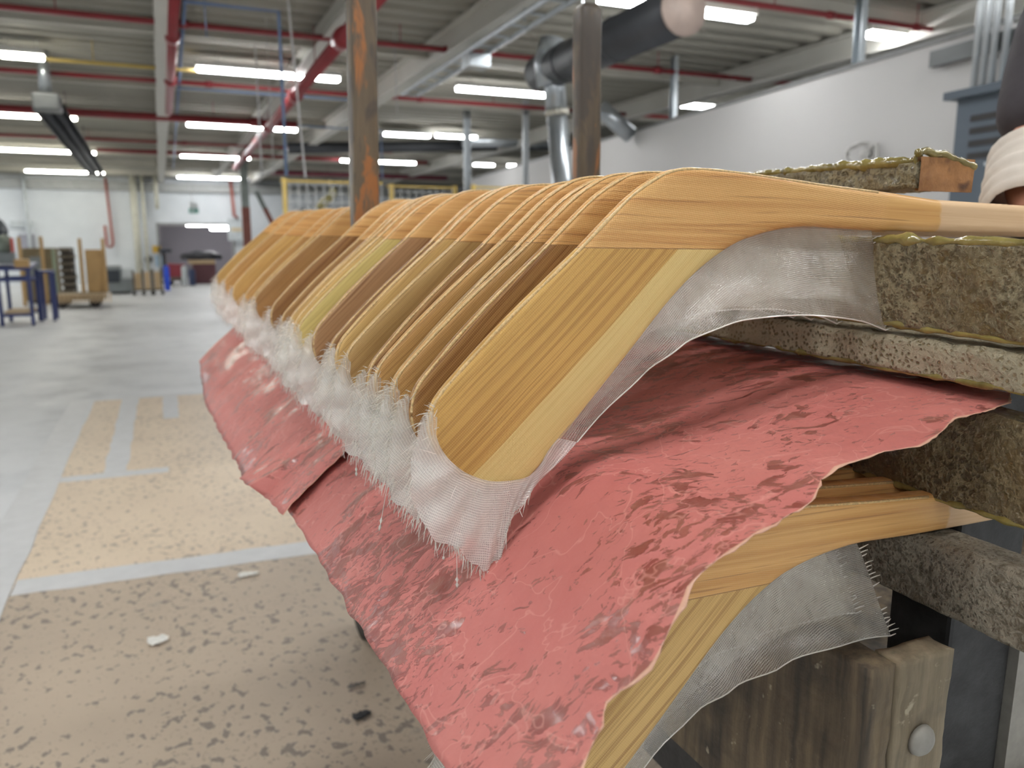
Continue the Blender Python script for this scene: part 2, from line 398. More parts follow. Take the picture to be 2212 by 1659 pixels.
def cloth_mat(name, lo, hi, tint):
    """woven glass cloth soaked with resin: threads scatter light, gaps let it through. UV in metres (u along the edge, v away from the wood)"""
    g = G(name); uv = g.node('ShaderNodeUVMap').outputs[0]
    u = g.dot(uv, (1, 0, 0)); v = g.dot(uv, (0, 1, 0))
    wob = g.math('MULTIPLY', g.noise(uv, 40.0, 2), .004)
    sv = g.math('SINE', g.math('MULTIPLY', g.math('ADD', v, wob), 2 * math.pi / .0016))
    su = g.math('SINE', g.math('MULTIPLY', g.math('ADD', u, wob), 2 * math.pi / .0014))
    weave = g.math('MAXIMUM', sv, g.math('MULTIPLY', su, .8))
    big = g.noise(uv, 28.0, 4, .6)
    a = g.math('ADD', g.ramp(weave, -.2, .9, lo, hi), g.ramp(big, .35, .75, -.14, .16), clamp=True)
    a = g.math('MULTIPLY', a, g.ramp(u, .0, .055, .5, 1.0)) if 'toe' in name else a
    drops = g.node('ShaderNodeTexVoronoi', {'Scale': 260.0}); g.t.links.new(uv, drops.inputs['Vector'])
    dr = g.math('MULTIPLY', g.ramp(drops.outputs['Distance'], .10, .24, .7, 0), g.ramp(g.noise(uv, 22.0, 2), .5, .62))
    nrm = g.bump(g.math('ADD', weave, g.math('MULTIPLY', big, 3.0)), .5, .0005)
    dif = g.node('ShaderNodeBsdfDiffuse', {'Color': tint}); trl = g.node('ShaderNodeBsdfTranslucent', {'Color': tint})
    g.t.links.new(nrm, dif.inputs['Normal'])
    m1 = g.node('ShaderNodeMixShader', {0: .45, 1: dif.outputs[0], 2: trl.outputs[0]})
    gl = g.node('ShaderNodeBsdfGlossy', {'Color': (1, 1, 1, 1), 'Roughness': .22}); g.t.links.new(nrm, gl.inputs['Normal'])
    m2 = g.node('ShaderNodeMixShader', {0: .24, 1: m1.outputs[0], 2: gl.outputs[0]})
    tr = g.node('ShaderNodeBsdfTransparent')
    m3 = g.node('ShaderNodeMixShader', {0: g.math('ADD', a, g.math('MULTIPLY', dr, .35), clamp=True), 1: tr.outputs[0], 2: m2.outputs[0]})
    return g.done(m3.outputs[0])
def thread_mat():
    g = G('glass_thread')
    p = g.pbsdf(srgb(240, 238, 230), .25, coat=.4)
    trl = g.node('ShaderNodeBsdfTranslucent', {'Color': srgb(240, 238, 230)})
    return g.done(g.node('ShaderNodeMixShader', {0: .35, 1: p, 2: trl.outputs[0]}).outputs[0])
M_blade = wood_blade(); M_shaft = wood_shaft()
M_cloth = cloth_mat('glass_cloth', .26, .62, srgb(228, 222, 206))
M_cloth_toe = cloth_mat('glass_cloth_toe', .55, .92, srgb(250, 248, 240))
M_thread = thread_mat()
M_seam = simple('wet_cloth_edge_highlight', srgb(208, 176, 122), .4, var=.3, scale=520, coat=.3)
def resin_board(name, base0, base1, crust0, crust1, cover, wet):
    """resin-soaked timber with a pale pitted crust; cover 0..1 = how much crust"""
    g = G(name); c = g.coord()
    n1 = g.noise(c, 16, 4, .6); n2 = g.noise(c, 150, 5, .65, .5); n3 = g.noise(c, 6, 3, .5); n4 = g.noise(c, 420, 2, .5)
    vo = g.node('ShaderNodeTexVoronoi', {'Scale': 300.0 if cover < .8 else 230.0, 'Randomness': 1.0}); vo.feature = 'F1'
    g.t.links.new(c, vo.inputs['Vector'])
    pit = g.math('MULTIPLY', g.ramp(vo.outputs['Distance'], .20, .42, 1, 0), g.ramp(n1, .33, .5))
    col = g.mix(g.ramp(n1, .35, .65), base0, base1)
    col = g.mix(g.ramp(n3, .55, .72, 0, .5), col, srgb(134, 104, 52))
    th = .62 - .30 * cover
    warp = g.node('ShaderNodeVectorMath', operation='MULTIPLY_ADD'); nz = g.node('ShaderNodeTexNoise', {'Scale': 90.0, 'Detail': 3.0}); g.t.links.new(c, nz.inputs['Vector'])
    g.t.links.new(nz.outputs['Color'], warp.inputs[0]); warp.inputs[1].default_value = (.012, .012, .012); g.t.links.new(c, warp.inputs[2])
    v2 = g.node('ShaderNodeTexVoronoi', {'Scale': 150.0}); g.t.links.new(warp.outputs[0], v2.inputs['Vector'])
    net = g.ramp(v2.outputs['Distance'], .36, .56)
    m = g.ramp(g.math('ADD', g.math('MULTIPLY', n2, .75), g.math('MULTIPLY', n1, .28)), th, th + .10)
    m = g.math('MAXIMUM', m, g.math('MULTIPLY', net, g.ramp(n1, .38, .58, .2, .95))) if cover < .8 else m
    m = g.math('MULTIPLY', m, g.math('SUBTRACT', 1.0, g.math('MULTIPLY', pit, .8 if cover > .8 else .5)))
    col = g.mix(g.math('MULTIPLY', m, .55 + .35 * cover), col, g.mix(g.ramp(n3, .3, .7), crust0, crust1))
    col = g.mix(g.ramp(n4, .6, .75, 0, .25), col, srgb(210, 202, 178))
    h = g.math('ADD', g.math('ADD', n2, g.math('MULTIPLY', pit, -.15)), g.math('ADD', g.math('MULTIPLY', n4, .25), g.math('MULTIPLY', m, .5)))
    return g.done(g.pbsdf(col, g.ramp(m, 0, 1, wet, .7), 0, g.bump(h, .8, .005), coat=g.ramp(m, 0, 1, .45, .1), coat_rough=.15))
M_board = resin_board('resin_crusted_board', srgb(108, 92, 54), srgb(80, 68, 42), srgb(180, 170, 138), srgb(152, 142, 112), .40, .30)
M_board_dry = resin_board('dry_crusted_board', srgb(142, 124, 78), srgb(116, 102, 66), srgb(190, 182, 158), srgb(168, 160, 136), .95, .5)
M_board_wet = resin_board('wet_brown_board', srgb(104, 86, 52), srgb(76, 64, 42), srgb(150, 136, 100), srgb(130, 116, 84), .30, .28)
M_board_grey = resin_board('grey_crusted_board', srgb(112, 100, 80), srgb(92, 84, 70), srgb(168, 160, 142), srgb(146, 138, 122), .7, .6)
def wet_resin():
    g = G('wet_olive_resin'); c = g.coord(); n = g.noise(c, 40, 4, .6)
    col = g.mix(g.ramp(n, .3, .7), srgb(104, 92, 44), srgb(150, 136, 78))
    return g.done(g.pbsdf(col, .16, 0, g.bump(g.noise(c, 120, 3), .5, .003), coat=.6, coat_rough=.08))
M_resin = wet_resin()
def paper_mat():
    g = G('pink_release_paper'); uv = g.node('ShaderNodeUVMap').outputs[0]; c = g.coord()
    off = g.math('MULTIPLY', g.node('ShaderNodeObjectInfo').outputs['Random'], 9.0)
    u = g.dot(uv, (1, 0, 0)); v = g.dot(uv, (0, 1, 0))
    n0 = g.noise(c, 7, 4, .6)
    col = g.mix(g.ramp(n0, .3, .7), srgb(196, 112, 105), srgb(210, 131, 122))
    # resin runs, drawn out down the sheet (v), two sizes, plus fine freckles and pale crease scuffs
    warp = g.math('MULTIPLY', g.noise(uv, 30, 3), .02)
    uu = g.math('ADD', g.math('ADD', u, g.math('MULTIPLY', v, -.25)), warp)
    a = g.noise(g.comb(g.math('MULTIPLY', uu, 58.0), g.math('MULTIPLY', v, 27.0), off), 1.0, 5, .6, .9)
    b = g.noise(g.comb(g.math('MULTIPLY', uu, 190.0), g.math('MULTIPLY', v, 100.0), off), 1.0, 4, .6, .6)
    dens = g.ramp(g.noise(g.comb(g.math('MULTIPLY', u, 6.0), g.math('MULTIPLY', v, 6.0), off), 1.0, 2), .35, .65, -.06, .07)
    sa = g.ramp(g.math('ADD', a, dens), .555, .58); sb = g.ramp(g.math('ADD', b, dens), .58, .61)
    stain = g.math('MAXIMUM', sa, g.math('MULTIPLY', sb, .9))
    stc = g.mix(g.ramp(g.noise(c, 60, 2), .35, .65), srgb(132, 60, 50), srgb(146, 92, 78))
    col = g.mix(g.math('MULTIPLY', stain, .82), col, stc)
    scuff = g.math('MULTIPLY', g.ramp(g.math('ABSOLUTE', g.math('SUBTRACT', g.noise(c, 16, 3, .6, .6), .5)), .0, .012, 1, 0), .5)
    col = g.mix(scuff, col, srgb(226, 158, 146))
    ed = g.node('ShaderNodeAttribute', attribute_type='GEOMETRY', attribute_name='edge').outputs['Fac']
    col = g.mix(g.ramp(g.math('ADD', ed, g.ramp(n0, .3, .7, -.2, .2)), .55, .8), col, srgb(224, 176, 150))
    h = g.math('ADD', g.math('MULTIPLY', g.noise(c, 22, 4, .6), 1.2), g.math('ADD', g.math('MULTIPLY', stain, .12), g.math('MULTIPLY', g.noise(c, 170, 3, .6), .10)))
    nrm = g.bump(h, .6, .006)
    sh = g.pbsdf(col, g.ramp(stain, 0, 1, .6, .30), 0, nrm, coat=g.ramp(stain, 0, 1, .0, .25), coat_rough=.1)
    trl = g.node('ShaderNodeBsdfTranslucent', {'Color': srgb(200, 90, 80)})
    return g.done(g.node('ShaderNodeMixShader', {0: .12, 1: sh, 2: trl.outputs[0]}).outputs[0])
M_paper = paper_mat()
def old_wood(name, c0, c1, c2, axis=(0, 1, 0), rough=.75):
    g = G(name); c = g.coord()
    ax = Vector(axis); s = [4 if abs(ax[i]) > .5 else 60 for i in range(3)]
    st = g.noise(g.comb(g.dot(c, (s[0], 0, 0)), g.dot(c, (0, s[1], 0)), g.dot(c, (0, 0, s[2]))), 1.0, 4, .6)
    n = g.noise(c, 9, 4, .65); n2 = g.noise(c, 60, 3, .6)
    col = g.mix(g.ramp(st, .35, .65), c0, c1)
    col = g.mix(g.ramp(n, .5, .68, 0, .85), col, c2)
    col = g.mix(g.ramp(n2, .66, .74, 0, .5), col, srgb(196, 186, 160))
    return g.done(g.pbsdf(col, rough, 0, g.bump(g.math('ADD', st, n2), .5, .004)))
M_cart_wood = old_wood('worn_cart_wood', srgb(118, 102, 78), srgb(66, 58, 48), srgb(42, 39, 36), (0, 0, 1))
M_cart_end = old_wood('worn_cart_end', srgb(150, 136, 112), srgb(112, 100, 80), srgb(74, 68, 60), (0, 0, 1))
M_steel_dark = simple('dusty_dark_steel', srgb(62, 62, 62), .55, .5, var=.35, scale=40, bump=.3)
M_steel = simple('scuffed_steel', srgb(150, 146, 138), .55, .35, var=.15, scale=50)
def stake_mat():
    g = G('resin_stained_stake'); c = g.coord()
    st = g.noise(g.comb(g.dot(c, (30, 0, 0)), g.dot(c, (0, 30, 0)), g.dot(c, (0, 0, 2.5))), 1.0, 4, .6)
    n = g.noise(g.comb(g.dot(c, (18, 0, 0)), g.dot(c, (0, 18, 0)), g.dot(c, (0, 0, 6.5))), 1.0, 4, .6, .5)
    col = g.mix(g.ramp(st, .35, .65), srgb(104, 88, 66), srgb(72, 61, 48))
    col = g.mix(g.ramp(n, .54, .60, 0, .9), col, srgb(152, 94, 42))
    col = g.mix(g.ramp(n, .47, .40, 0, .8), col, srgb(62, 54, 48))
    return g.done(g.pbsdf(col, .55, 0, g.bump(st, .6, .004), coat=.2, coat_rough=.3))
M_stake = stake_mat()

# ------------------------------------------------------------------ hockey sticks
# shafts lie on the boards here; local a is measured from it
outer = [(2030, 431), (1900, 411), (1800, 398), (1700, 384), (1620, 373), (1560, 365), (1500, 361), (1455, 367), (1415, 388), (1370, 422), (1320, 472), (1260, 536), (1200, 595), (1120, 675), (1050, 750), (990, 820), (955, 865), (941, 900), (938, 940), (948, 975), (972, 1010), (1003, 1034)]
inner = [(2030, 502), (1900, 498), (1800, 492), (1755, 489), (1715, 492), (1670, 501), (1630, 514), (1595, 530), (1560, 554), (1525, 582), (1490, 616), (1445, 667), (1395, 732), (1335, 810), (1285, 875), (1235, 940), (1200, 985), (1168, 1026), (1142, 1048), (1112, 1055), (1078, 1057), (1042, 1051)]
OUT = [loc(p) for p in outer]; INN = [loc(p) for p in inner]
sb = INN[0].y
OUT = [Vector((1.36 - PIV, OUT[0].y)), Vector((.80 - PIV, OUT[0].y - .004))] + OUT
INN = [Vector((1.36 - PIV, sb)), Vector((.80 - PIV, sb))] + INN
lift = -min(p.y for p in INN[:4])             # shaft underside at local z = 0
OUT = [p + Vector((0, lift)) for p in OUT]; INN = [p + Vector((0, lift)) for p in INN]
THK = [.019] * 5 + [.019, .018, .016, .014, .0125, .0115, .011, .011, .011, .011, .0105, .0105, .010, .010, .010, .0095, .009, .009, .0085]
def catmull(P, n):
    out = []
    for i in range(len(P) - 1):
        p0, p1, p2, p3 = P[max(i - 1, 0)], P[i], P[i + 1], P[min(i + 2, len(P) - 1)]
        for k in range(n):
            t = k / n
            out.append(.5 * ((2 * p1) + (p2 - p0) * t + (2 * p0 - 5 * p1 + 4 * p2 - p3) * t * t + (3 * p1 - p0 - 3 * p2 + p3) * t ** 3))
    out.append(P[-1]); return out
def stick_meshes(var):
    rng = random.Random(var)
    o = [OUT[0], OUT[1]] + catmull(OUT[2:], 3); i_ = [INN[0], INN[1]] + catmull(INN[2:], 3)
    th = [THK[0], THK[1]] + [t for k in range(len(THK) - 3) for t in (THK[k + 2], THK[k + 2] * .67 + THK[k + 3] * .33, THK[k + 2] * .33 + THK[k + 3] * .67)] + [THK[-1]]
    bend = rng.uniform(-.006, .006)
    vs = []; rows = []
    for s in range(len(o)):
        O, I = o[s], i_[s]; e = I - O; w = e.length; e = e.normalized(); t = th[s]; r = min(t * .48, .0055, w * .2)
        loop = [(O + e * (r + (w - 2 * r) * f), 0.0) for f in (0, .12, .3, .5, .7, .88, 1)]
        loop += [(I - e * r * (1 - math.sin(a)), r * (1 - math.cos(a))) for a in (.5, 1.0)] + [(I, r), (I, t - r)] + [(I - e * r * (1 - math.sin(a)), t - r * (1 - math.cos(a))) for a in (1.0, .5)]
        loop += [(O + e * (r + (w - 2 * r) * f), t) for f in (1, .6, .3, 0)]
        loop += [(O + e * r * (1 - math.sin(a)), t - r * (1 - math.cos(a))) for a in (.5, 1.0)] + [(O, t - r), (O, r)] + [(O + e * r * (1 - math.sin(a)), r * (1 - math.cos(a))) for a in (1.0, .5)]
        c = (.019 - t) / 2
        row = []
        for p, y in loop:
            k = max(0.0, -.25 - p.x + max(0, -p.y) * .3); row.append(len(vs)); vs.append((p.x, y + c + bend * (k / .15) ** 2 if k else y + c, p.y))
        rows.append(row)
    bm = bmesh.new(); bv_ = [bm.verts.new(v) for v in vs]; n = len(rows[0])
    for s in range(len(rows) - 1):
        for j in range(n): bm.faces.new((bv_[rows[s][j]], bv_[rows[s][(j + 1) % n]], bv_[rows[s + 1][(j + 1) % n]], bv_[rows[s + 1][j]]))
    bm.faces.new([bv_[q] for q in rows[0]][::-1]); bm.faces.new([bv_[q] for q in rows[-1]])
    bmesh.ops.recalc_face_normals(bm, faces=bm.faces)
    res = []
    for keep_upper in (True, False):
        b = bm.copy()
        bmesh.ops.bisect_plane(b, geom=b.verts[:] + b.edges[:] + b.faces[:], plane_co=(0, 0, JOINT), plane_no=(0.012, 0, 1), clear_inner=keep_upper, clear_outer=not keep_upper)
        me = bpy.data.meshes.new('shaft' if keep_upper else 'blade'); b.to_mesh(me); b.free()
        me.materials.append(M_shaft if keep_upper else M_blade); me.shade_smooth()
        res.append(me)
    bm.free()
    # seam: cloth edge wrapping the rim, its highlight painted into the pale colour
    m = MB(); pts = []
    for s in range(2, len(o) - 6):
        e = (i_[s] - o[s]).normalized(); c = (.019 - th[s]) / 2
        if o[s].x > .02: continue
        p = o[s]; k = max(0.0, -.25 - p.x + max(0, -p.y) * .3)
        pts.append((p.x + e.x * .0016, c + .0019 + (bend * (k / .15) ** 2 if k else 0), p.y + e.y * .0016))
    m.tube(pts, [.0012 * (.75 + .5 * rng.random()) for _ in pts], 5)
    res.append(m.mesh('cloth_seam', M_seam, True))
    return res
JOINT = (T(1430, 546) * D1)[1] + lift
c_in = [(941, 893), (938, 925), (938, 950), (948, 978), (965, 1003), (985, 1022), (1005, 1036), (1025, 1045), (1045, 1052), (1065, 1056), (1080, 1057), (1098, 1056), (1115, 1054), (1130, 1051), (1143, 1046), (1155, 1038), (1172, 1020), (1195, 990), (1240, 932), (1290, 868), (1330, 816), (1375, 757), (1420, 698), (1465, 642), (1520, 587), (1580, 541), (1650, 507), (1730, 491), (1810, 492), (1895, 498)]
c_out = [(939, 890), (915, 925), (900, 975), (893, 1030), (897, 1085), (916, 1127), (945, 1180), (988, 1182), (1008, 1203), (1040, 1232), (1063, 1242), (1080, 1220), (1090, 1213), (1094, 1176), (1106, 1138), (1127, 1104), (1161, 1060), (1205, 1014), (1280, 930), (1350, 858), (1400, 811), (1440, 780), (1480, 752), (1520, 728), (1580, 705), (1640, 690), (1720, 683), (1800, 685), (1880, 697), (1927, 715)]
CI = [loc(p) + Vector((0, lift)) for p in c_in]; CO = [loc(p) + Vector((0, lift)) for p in c_out]
NT = 16                                        # stations that belong to the toe
def cloth_meshes(var, cut=0):
    rng = random.Random(100 + var); out = []
    ci = catmull(CI, 3); co = catmull(CO, 3); nt = NT * 3
    if cut: ci = ci[:-cut]; co = co[:-cut]
    jit = [1 + rng.uniform(-.10, .10) * (1 if s < nt else .04) for s in range(len(co))]
    jit = [jit[s] if var else 1.0 + (jit[s] - 1) * .35 for s in range(len(co))]
    ph = rng.uniform(0, 6); last = []
    def sheet(i0, i1, fac, yoff, nr, name, mat):
        m = MB(); m.uv = []; ul = 0.0; P = []
        for s in range(i0, i1):
            if s > i0: ul += (co[s] - co[s - 1]).length * .6 + (ci[s] - ci[s - 1]).length * .4
            row = []
            for r in range(nr + 1):
                f = r / nr * fac * jit[s]; p = ci[s].lerp(co[s], f); p = p + (ci[s] - co[s]).normalized() * .004 * (1 - r / nr)
                d = (co[s] - ci[s]).length * f
                y = yoff + .009 + min(d * 1.6, 1) ** 1.2 * (.006 if s < nt else .005) * math.sin(s * (.33 if s < nt else .12) + ph + f * 2.5) + (.0025 if s < nt else .0012) * f * math.sin(s * 1.05 + f * 5 + ph)
                if s > nt + 12:                       # the hanging half of the flap swings out from the stack
                    y2 = -.022 * f ** 2 * min(1, (s - nt - 12) / 12); y += y2; k = (D1 + y2) / D1
                    p = Vector(((p.x + PIV) * k - PIV, (p.y - lift) * k + lift))
                row.append((p.x, y, p.y)); m.uv.append((ul, d))
            P.append(row)
        m.grid(P)
        last.append(P[-1]); return m.mesh(name, mat, True), [P[s - i0][-1] for s in range(i0, i1)]
    toe, rim = sheet(0, nt + 6, 1.0, -.003, 8, 'toe_cloth', M_cloth_toe)
    toe2, rim2 = sheet(0, nt + 4, .72, .005, 6, 'toe_cloth_lining', M_cloth_toe)
    flap, rim3 = sheet(nt + 5, len(co), 1.0, -.003, 9, 'cloth_flap', M_cloth)
    flap2, rim4 = sheet(nt + 5, len(co) - 2, .80, .008, 6, 'cloth_flap_lining', M_cloth)
    fr = MB()
    def strand(p, d, ln, r=.00022, droop=.3):
        p = Vector(p); d = d.normalized(); pts = []
        side = Vector((rng.uniform(-1, 1), rng.uniform(-1, 1), rng.uniform(-.6, .6))) * .25
        for k in range(4):
            t = k / 3; pts.append(p + d * ln * t + side * ln * t * t + Vector((0, 0, -droop * ln * t * t)))
        fr.tube(pts, [r, r, r * .8, r * .4], 3, False)
    for s, p in enumerate(rim[:nt]):
        base = (co[s] - ci[s]); dirv = Vector((base.x, 0, base.y)); tang = Vector((co[min(s + 1, len(co) - 1)].x - co[max(s - 1, 0)].x, 0, co[min(s + 1, len(co) - 1)].y - co[max(s - 1, 0)].y)).normalized()
        for q in range(3):
            d = dirv.normalized() + tang * rng.uniform(-.1, .7) + Vector((0, rng.uniform(-.5, .5), 0))
            strand(Vector(p) + tang * rng.uniform(-.004, .004), d, rng.uniform(.003, .010), .00028)
        if s < nt * .5:
            for q in range(1 if s % 2 else 0):                       # loose threads lying over the cloth
                f = rng.uniform(.05, .95); b0 = ci[s].lerp(co[s], f)
                d = dirv.normalized() * rng.uniform(-.3, 1) - tang * rng.uniform(0, 1) + Vector((0, rng.uniform(-.6, .1), 0))
                strand((b0.x, rng.uniform(-.004, .004), b0.y), d, rng.uniform(.005, .014), .00026, .0)
    for k in range(26):                              # cut end of the flap: short teeth
        t = k / 25 * 8.999; q0 = Vector(last[2][int(t)]).lerp(Vector(last[2][int(t) + 1]), t - int(t))
        if rng.random() < .8: strand((q0.x, q0.y, q0.z), Vector((1, -.3, .35 + .3 * rng.random())), rng.uniform(.003, .008), .0006, 0)
    # bright selvedge along the flap's lower edge
    ed = MB(); ed.tube([(q[0], q[1], q[2]) for q in rim3], .0006, 4, False); 
    return toe, toe2, flap, flap2, fr.mesh('thread_fringe', M_thread), ed.mesh('selvedge', M_thread)
SM = [stick_meshes(v) for v in range(4)]; CM = [cloth_meshes(v) for v in range(4)] + [cloth_meshes(0, 5)]
CT = T(941, 905) * D1; TA, TB = CT[0] - PIV, CT[1] + lift
AMB = (212, 168, 92); BRN = (172, 128, 74); TAN = (202, 156, 92); GOLD = (210, 170, 100); YEL = (222, 202, 124); MAU = (178, 136, 94); LT = (218, 180, 112); OLV = (186, 150, 92); DRK = (152, 108, 62)
Q_PALE = float(np.dot((T(1232, 829) * D1) - np.array([PIV, -lift]), (GE.y, -GE.x))) - .001
none = 9.0
ST = [(1108.6, AMB, .55, Q_PALE, 'hockey stick at the front of the row, whole blade showing with a pale sapwood stripe'),
      (1032.7, BRN, .9, none, 'second hockey stick in the row, dark brown streaky blade close behind the front one'),
      (992.9, TAN, .35, none, 'third hockey stick in the row, plain amber tan blade'),
      (965.4, OLV, .6, none, 'fourth hockey stick in the row, olive tan strip of blade'),
      (935, TAN, .6, none, 'fifth hockey stick in the row, tan blade with a small dark knot'),
      (895.2, BRN, 1.0, none, 'sixth hockey stick in the row, blade with bold diagonal grey brown streaks'),
      (841, OLV, .2, none, 'seventh hockey stick in the row, plain tan brown blade with a bright double rim'),
      (809.3, LT, .7, none, 'eighth hockey stick in the row, light golden blade with orange grain'),
      (790, DRK, .5, none, 'ninth hockey stick in the row, narrow dark brown blade'),
      (742, MAU, 1.0, none, 'tenth hockey stick in the row, mauve brown striped blade in front of the yellow one'),
      (702, YEL, .35, none, 'eleventh hockey stick in the row, bright yellow blade with orange streaks'),
      (691, LT, .3, none, 'twelfth hockey stick in the row, thin pinkish edge just beyond the yellow one'),
      (681, LT, .2, none, 'thirteenth hockey stick in the row, pale tan blade'),
      (671, MAU, .4, none, 'fourteenth hockey stick in the row, mauve brown blade, narrow'),
      (652, BRN, .3, none, 'fifteenth hockey stick in the row, broad mauve brown blade'),
      (626, DRK, .6, none, 'sixteenth hockey stick in the row, darker brown blade just before the stakes'),
      (583, BRN, .3, none, 'seventeenth hockey stick in the row, pale yellow edged blade just past the stakes'),
      (572, GOLD, .3, none, 'eighteenth hockey stick in the row, golden tan blade'),
      (554, TAN, .5, none, 'nineteenth hockey stick in the row, tan brown blade'),
      (525, GOLD, .2, none, 'twentieth hockey stick in the row, smooth broad golden blade'),
      (504, TAN, .4, none, 'twenty-first hockey stick in the row, pinkish tan blade'),
      (497, LT, .3, none, 'next to last hockey stick in the row, light tan blade'),
      (487, GOLD, .3, none, 'last hockey stick at the far end of the row, golden blade')]
def make_stick(i, M, col, streak, pale, label, group, cl=None, dry=0.0):
    e = empty('hockey_stick', M=M, label=label, cat='hockey stick', group=group)
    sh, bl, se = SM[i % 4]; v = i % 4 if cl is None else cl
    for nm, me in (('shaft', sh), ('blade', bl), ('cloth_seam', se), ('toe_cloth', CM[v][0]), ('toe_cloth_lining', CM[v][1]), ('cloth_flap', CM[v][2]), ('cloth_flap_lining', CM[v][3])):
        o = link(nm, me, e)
        if nm == 'shaft': o['dry'] = float(dry)
        if nm == 'blade': o.color = srgb(*col); o['pale'] = float(pale); o['streak'] = float(streak)
    fl = [c for c in e.children if c.name.startswith('cloth_flap') and 'lining' not in c.name][0]
    tc = [c for c in e.children if c.name.startswith('toe_cloth') and 'lining' not in c.name][0]
    o = link('thread_fringe', CM[v][4], tc); o['kind'] = 'stuff'
    link('selvedge', CM[v][5], fl)
    return e
DK = []
for i, (xpx, col, sk, pale, lab) in enumerate(ST):
    d = D1 * (ST[0][0] - 300) / (xpx - 300)       # distance from where its outer edge lies on the way to the vanishing point
    dl = 0.0 if i == 0 else random.uniform(-.012, .012)
    DK.append(d)
    M = BM @ Matrix.Translation((PIV, d, -lift)) @ Matrix.Rotation(-dl, 4, 'Y')
    make_stick(i, M, col, sk, pale, lab, 'hockey sticks in the upper row')
# lower layer, mostly under the paper
LO = [(.423, -.002, 'lower hockey stick at the front under the pink paper, blade half uncovered', LT, .7), (.462, .004, 'second lower hockey stick under the pink paper, only its shaft showing', TAN, .7),
      (.505, .012, 'third lower hockey stick under the pink paper, a sliver of shaft showing', TAN, .5)]
for i, (d, da, lab, col, sk) in enumerate(LO):
    M = BM @ Matrix.Translation((PIV + da, d, -.2375))
    make_stick(i, M, col, sk, Q_PALE + .03 if i == 0 else none, lab, 'hockey sticks in the lower row', 4, .05)
# hanging resin drips at the front toe
for (x0, y0, x1, y1, sz) in ((993, 1185, 994, 1276, .0011), (845, 1035, 824, 1152, .0009), (966, 1190, 964, 1215, .0009), (773, 955, 774, 1033, .0008)):
    s = 1.0 if x0 > 900 else .9
    p0 = T(x0, y0) * D1 / s; p1 = T(x1, y1) * D1 / s
    m = MB(); q0 = Vector((p0[0], D1 / s + .006, p0[1])); q1 = Vector((p1[0], D1 / s + .006, p1[1])); n = 16
    pts = [q0.lerp(q1, k / n) for k in range(n + 1)]
    m.tube([BM @ p for p in pts], [.00025 if k < n - 4 else .00025 + sz * abs(math.sin((k - n + 4) * 1.6)) for k in range(n + 1)], 6)
    o = m.build('resin_drip', M_thread, None, True)
    host = [q for q in bpy.data.objects if q.name == ('toe_cloth' if s == 1.0 else 'toe_cloth.001')][0]
    bpy.context.view_layer.update()
    o.parent = host; o.matrix_parent_inverse = host.matrix_world.inverted()
# ------------------------------------------------------------------ pink release paper over the lower sticks
prof = [(.66, -.1215), (.60, -.1215), (.565, -.1225), (.52, -.128), (.48, -.137), (.44, -.147), (.40, -.157), (.37, -.165), (.345, -.171), (.32, -.173), (.298, -.178), (.28, -.187), (.262, -.200), (.243, -.216), (.222, -.235), (.200, -.254), (.172, -.278), (.148, -.301), (.126, -.323), (.112, -.340), (.104, -.356), (.098, -.375), (.093, -.40), (.088, -.43)]
PV = [Vector(p) for p in prof]
dense = catmull(PV, 5)
ang = [math.degrees(math.atan2(p.y, p.x)) for p in dense]
plen = [0.0]
for k in range(1, len(dense)): plen.append(plen[-1] + (dense[k] - dense[k - 1]).length)
def at_len(s):
    k = np.searchsorted(plen, s); k = min(max(int(k), 1), len(plen) - 1); f = (s - plen[k - 1]) / (plen[k] - plen[k - 1]); return dense[k - 1].lerp(dense[k], max(0, min(1, f)))
def len_at_angle(a):
    for k in range(1, len(ang)):
        if ang[k] <= a: f = (a - ang[k - 1]) / (ang[k] - ang[k - 1]); return plen[k - 1] + f * (plen[k] - plen[k - 1])
    return plen[-1]
nearE = [(2180, 870), (2120, 893), (2060, 905), (2030, 940), (1980, 970), (1900, 985), (1800, 1020), (1770, 1050), (1745, 1100), (1680, 1135), (1620, 1170), (1560, 1215), (1510, 1260), (1480, 1290), (1465, 1340), (1440, 1390), (1425, 1430), (1400, 1470), (1360, 1510), (1310, 1545), (1292, 1562), (1302, 1590), (1275, 1640), (1250, 1690), (1220, 1760), (1170, 1840)]
def near_d(s):
    p = at_len(s); a = math.degrees(math.atan2(p.y, p.x)); prev = None
    for q in nearE:
        t = T(*q); b = math.degrees(math.atan2(t[1], t[0])); cur = (b, float(np.hypot(*t)))
        if b <= a:
            if prev is None: tm = cur[1]
            else: f = (a - prev[0]) / (b - prev[0]) if b != prev[0] else 0; tm = prev[1] + f * (cur[1] - prev[1])
            return p.length / tm
        prev = cur
    return p.length / cur[1]
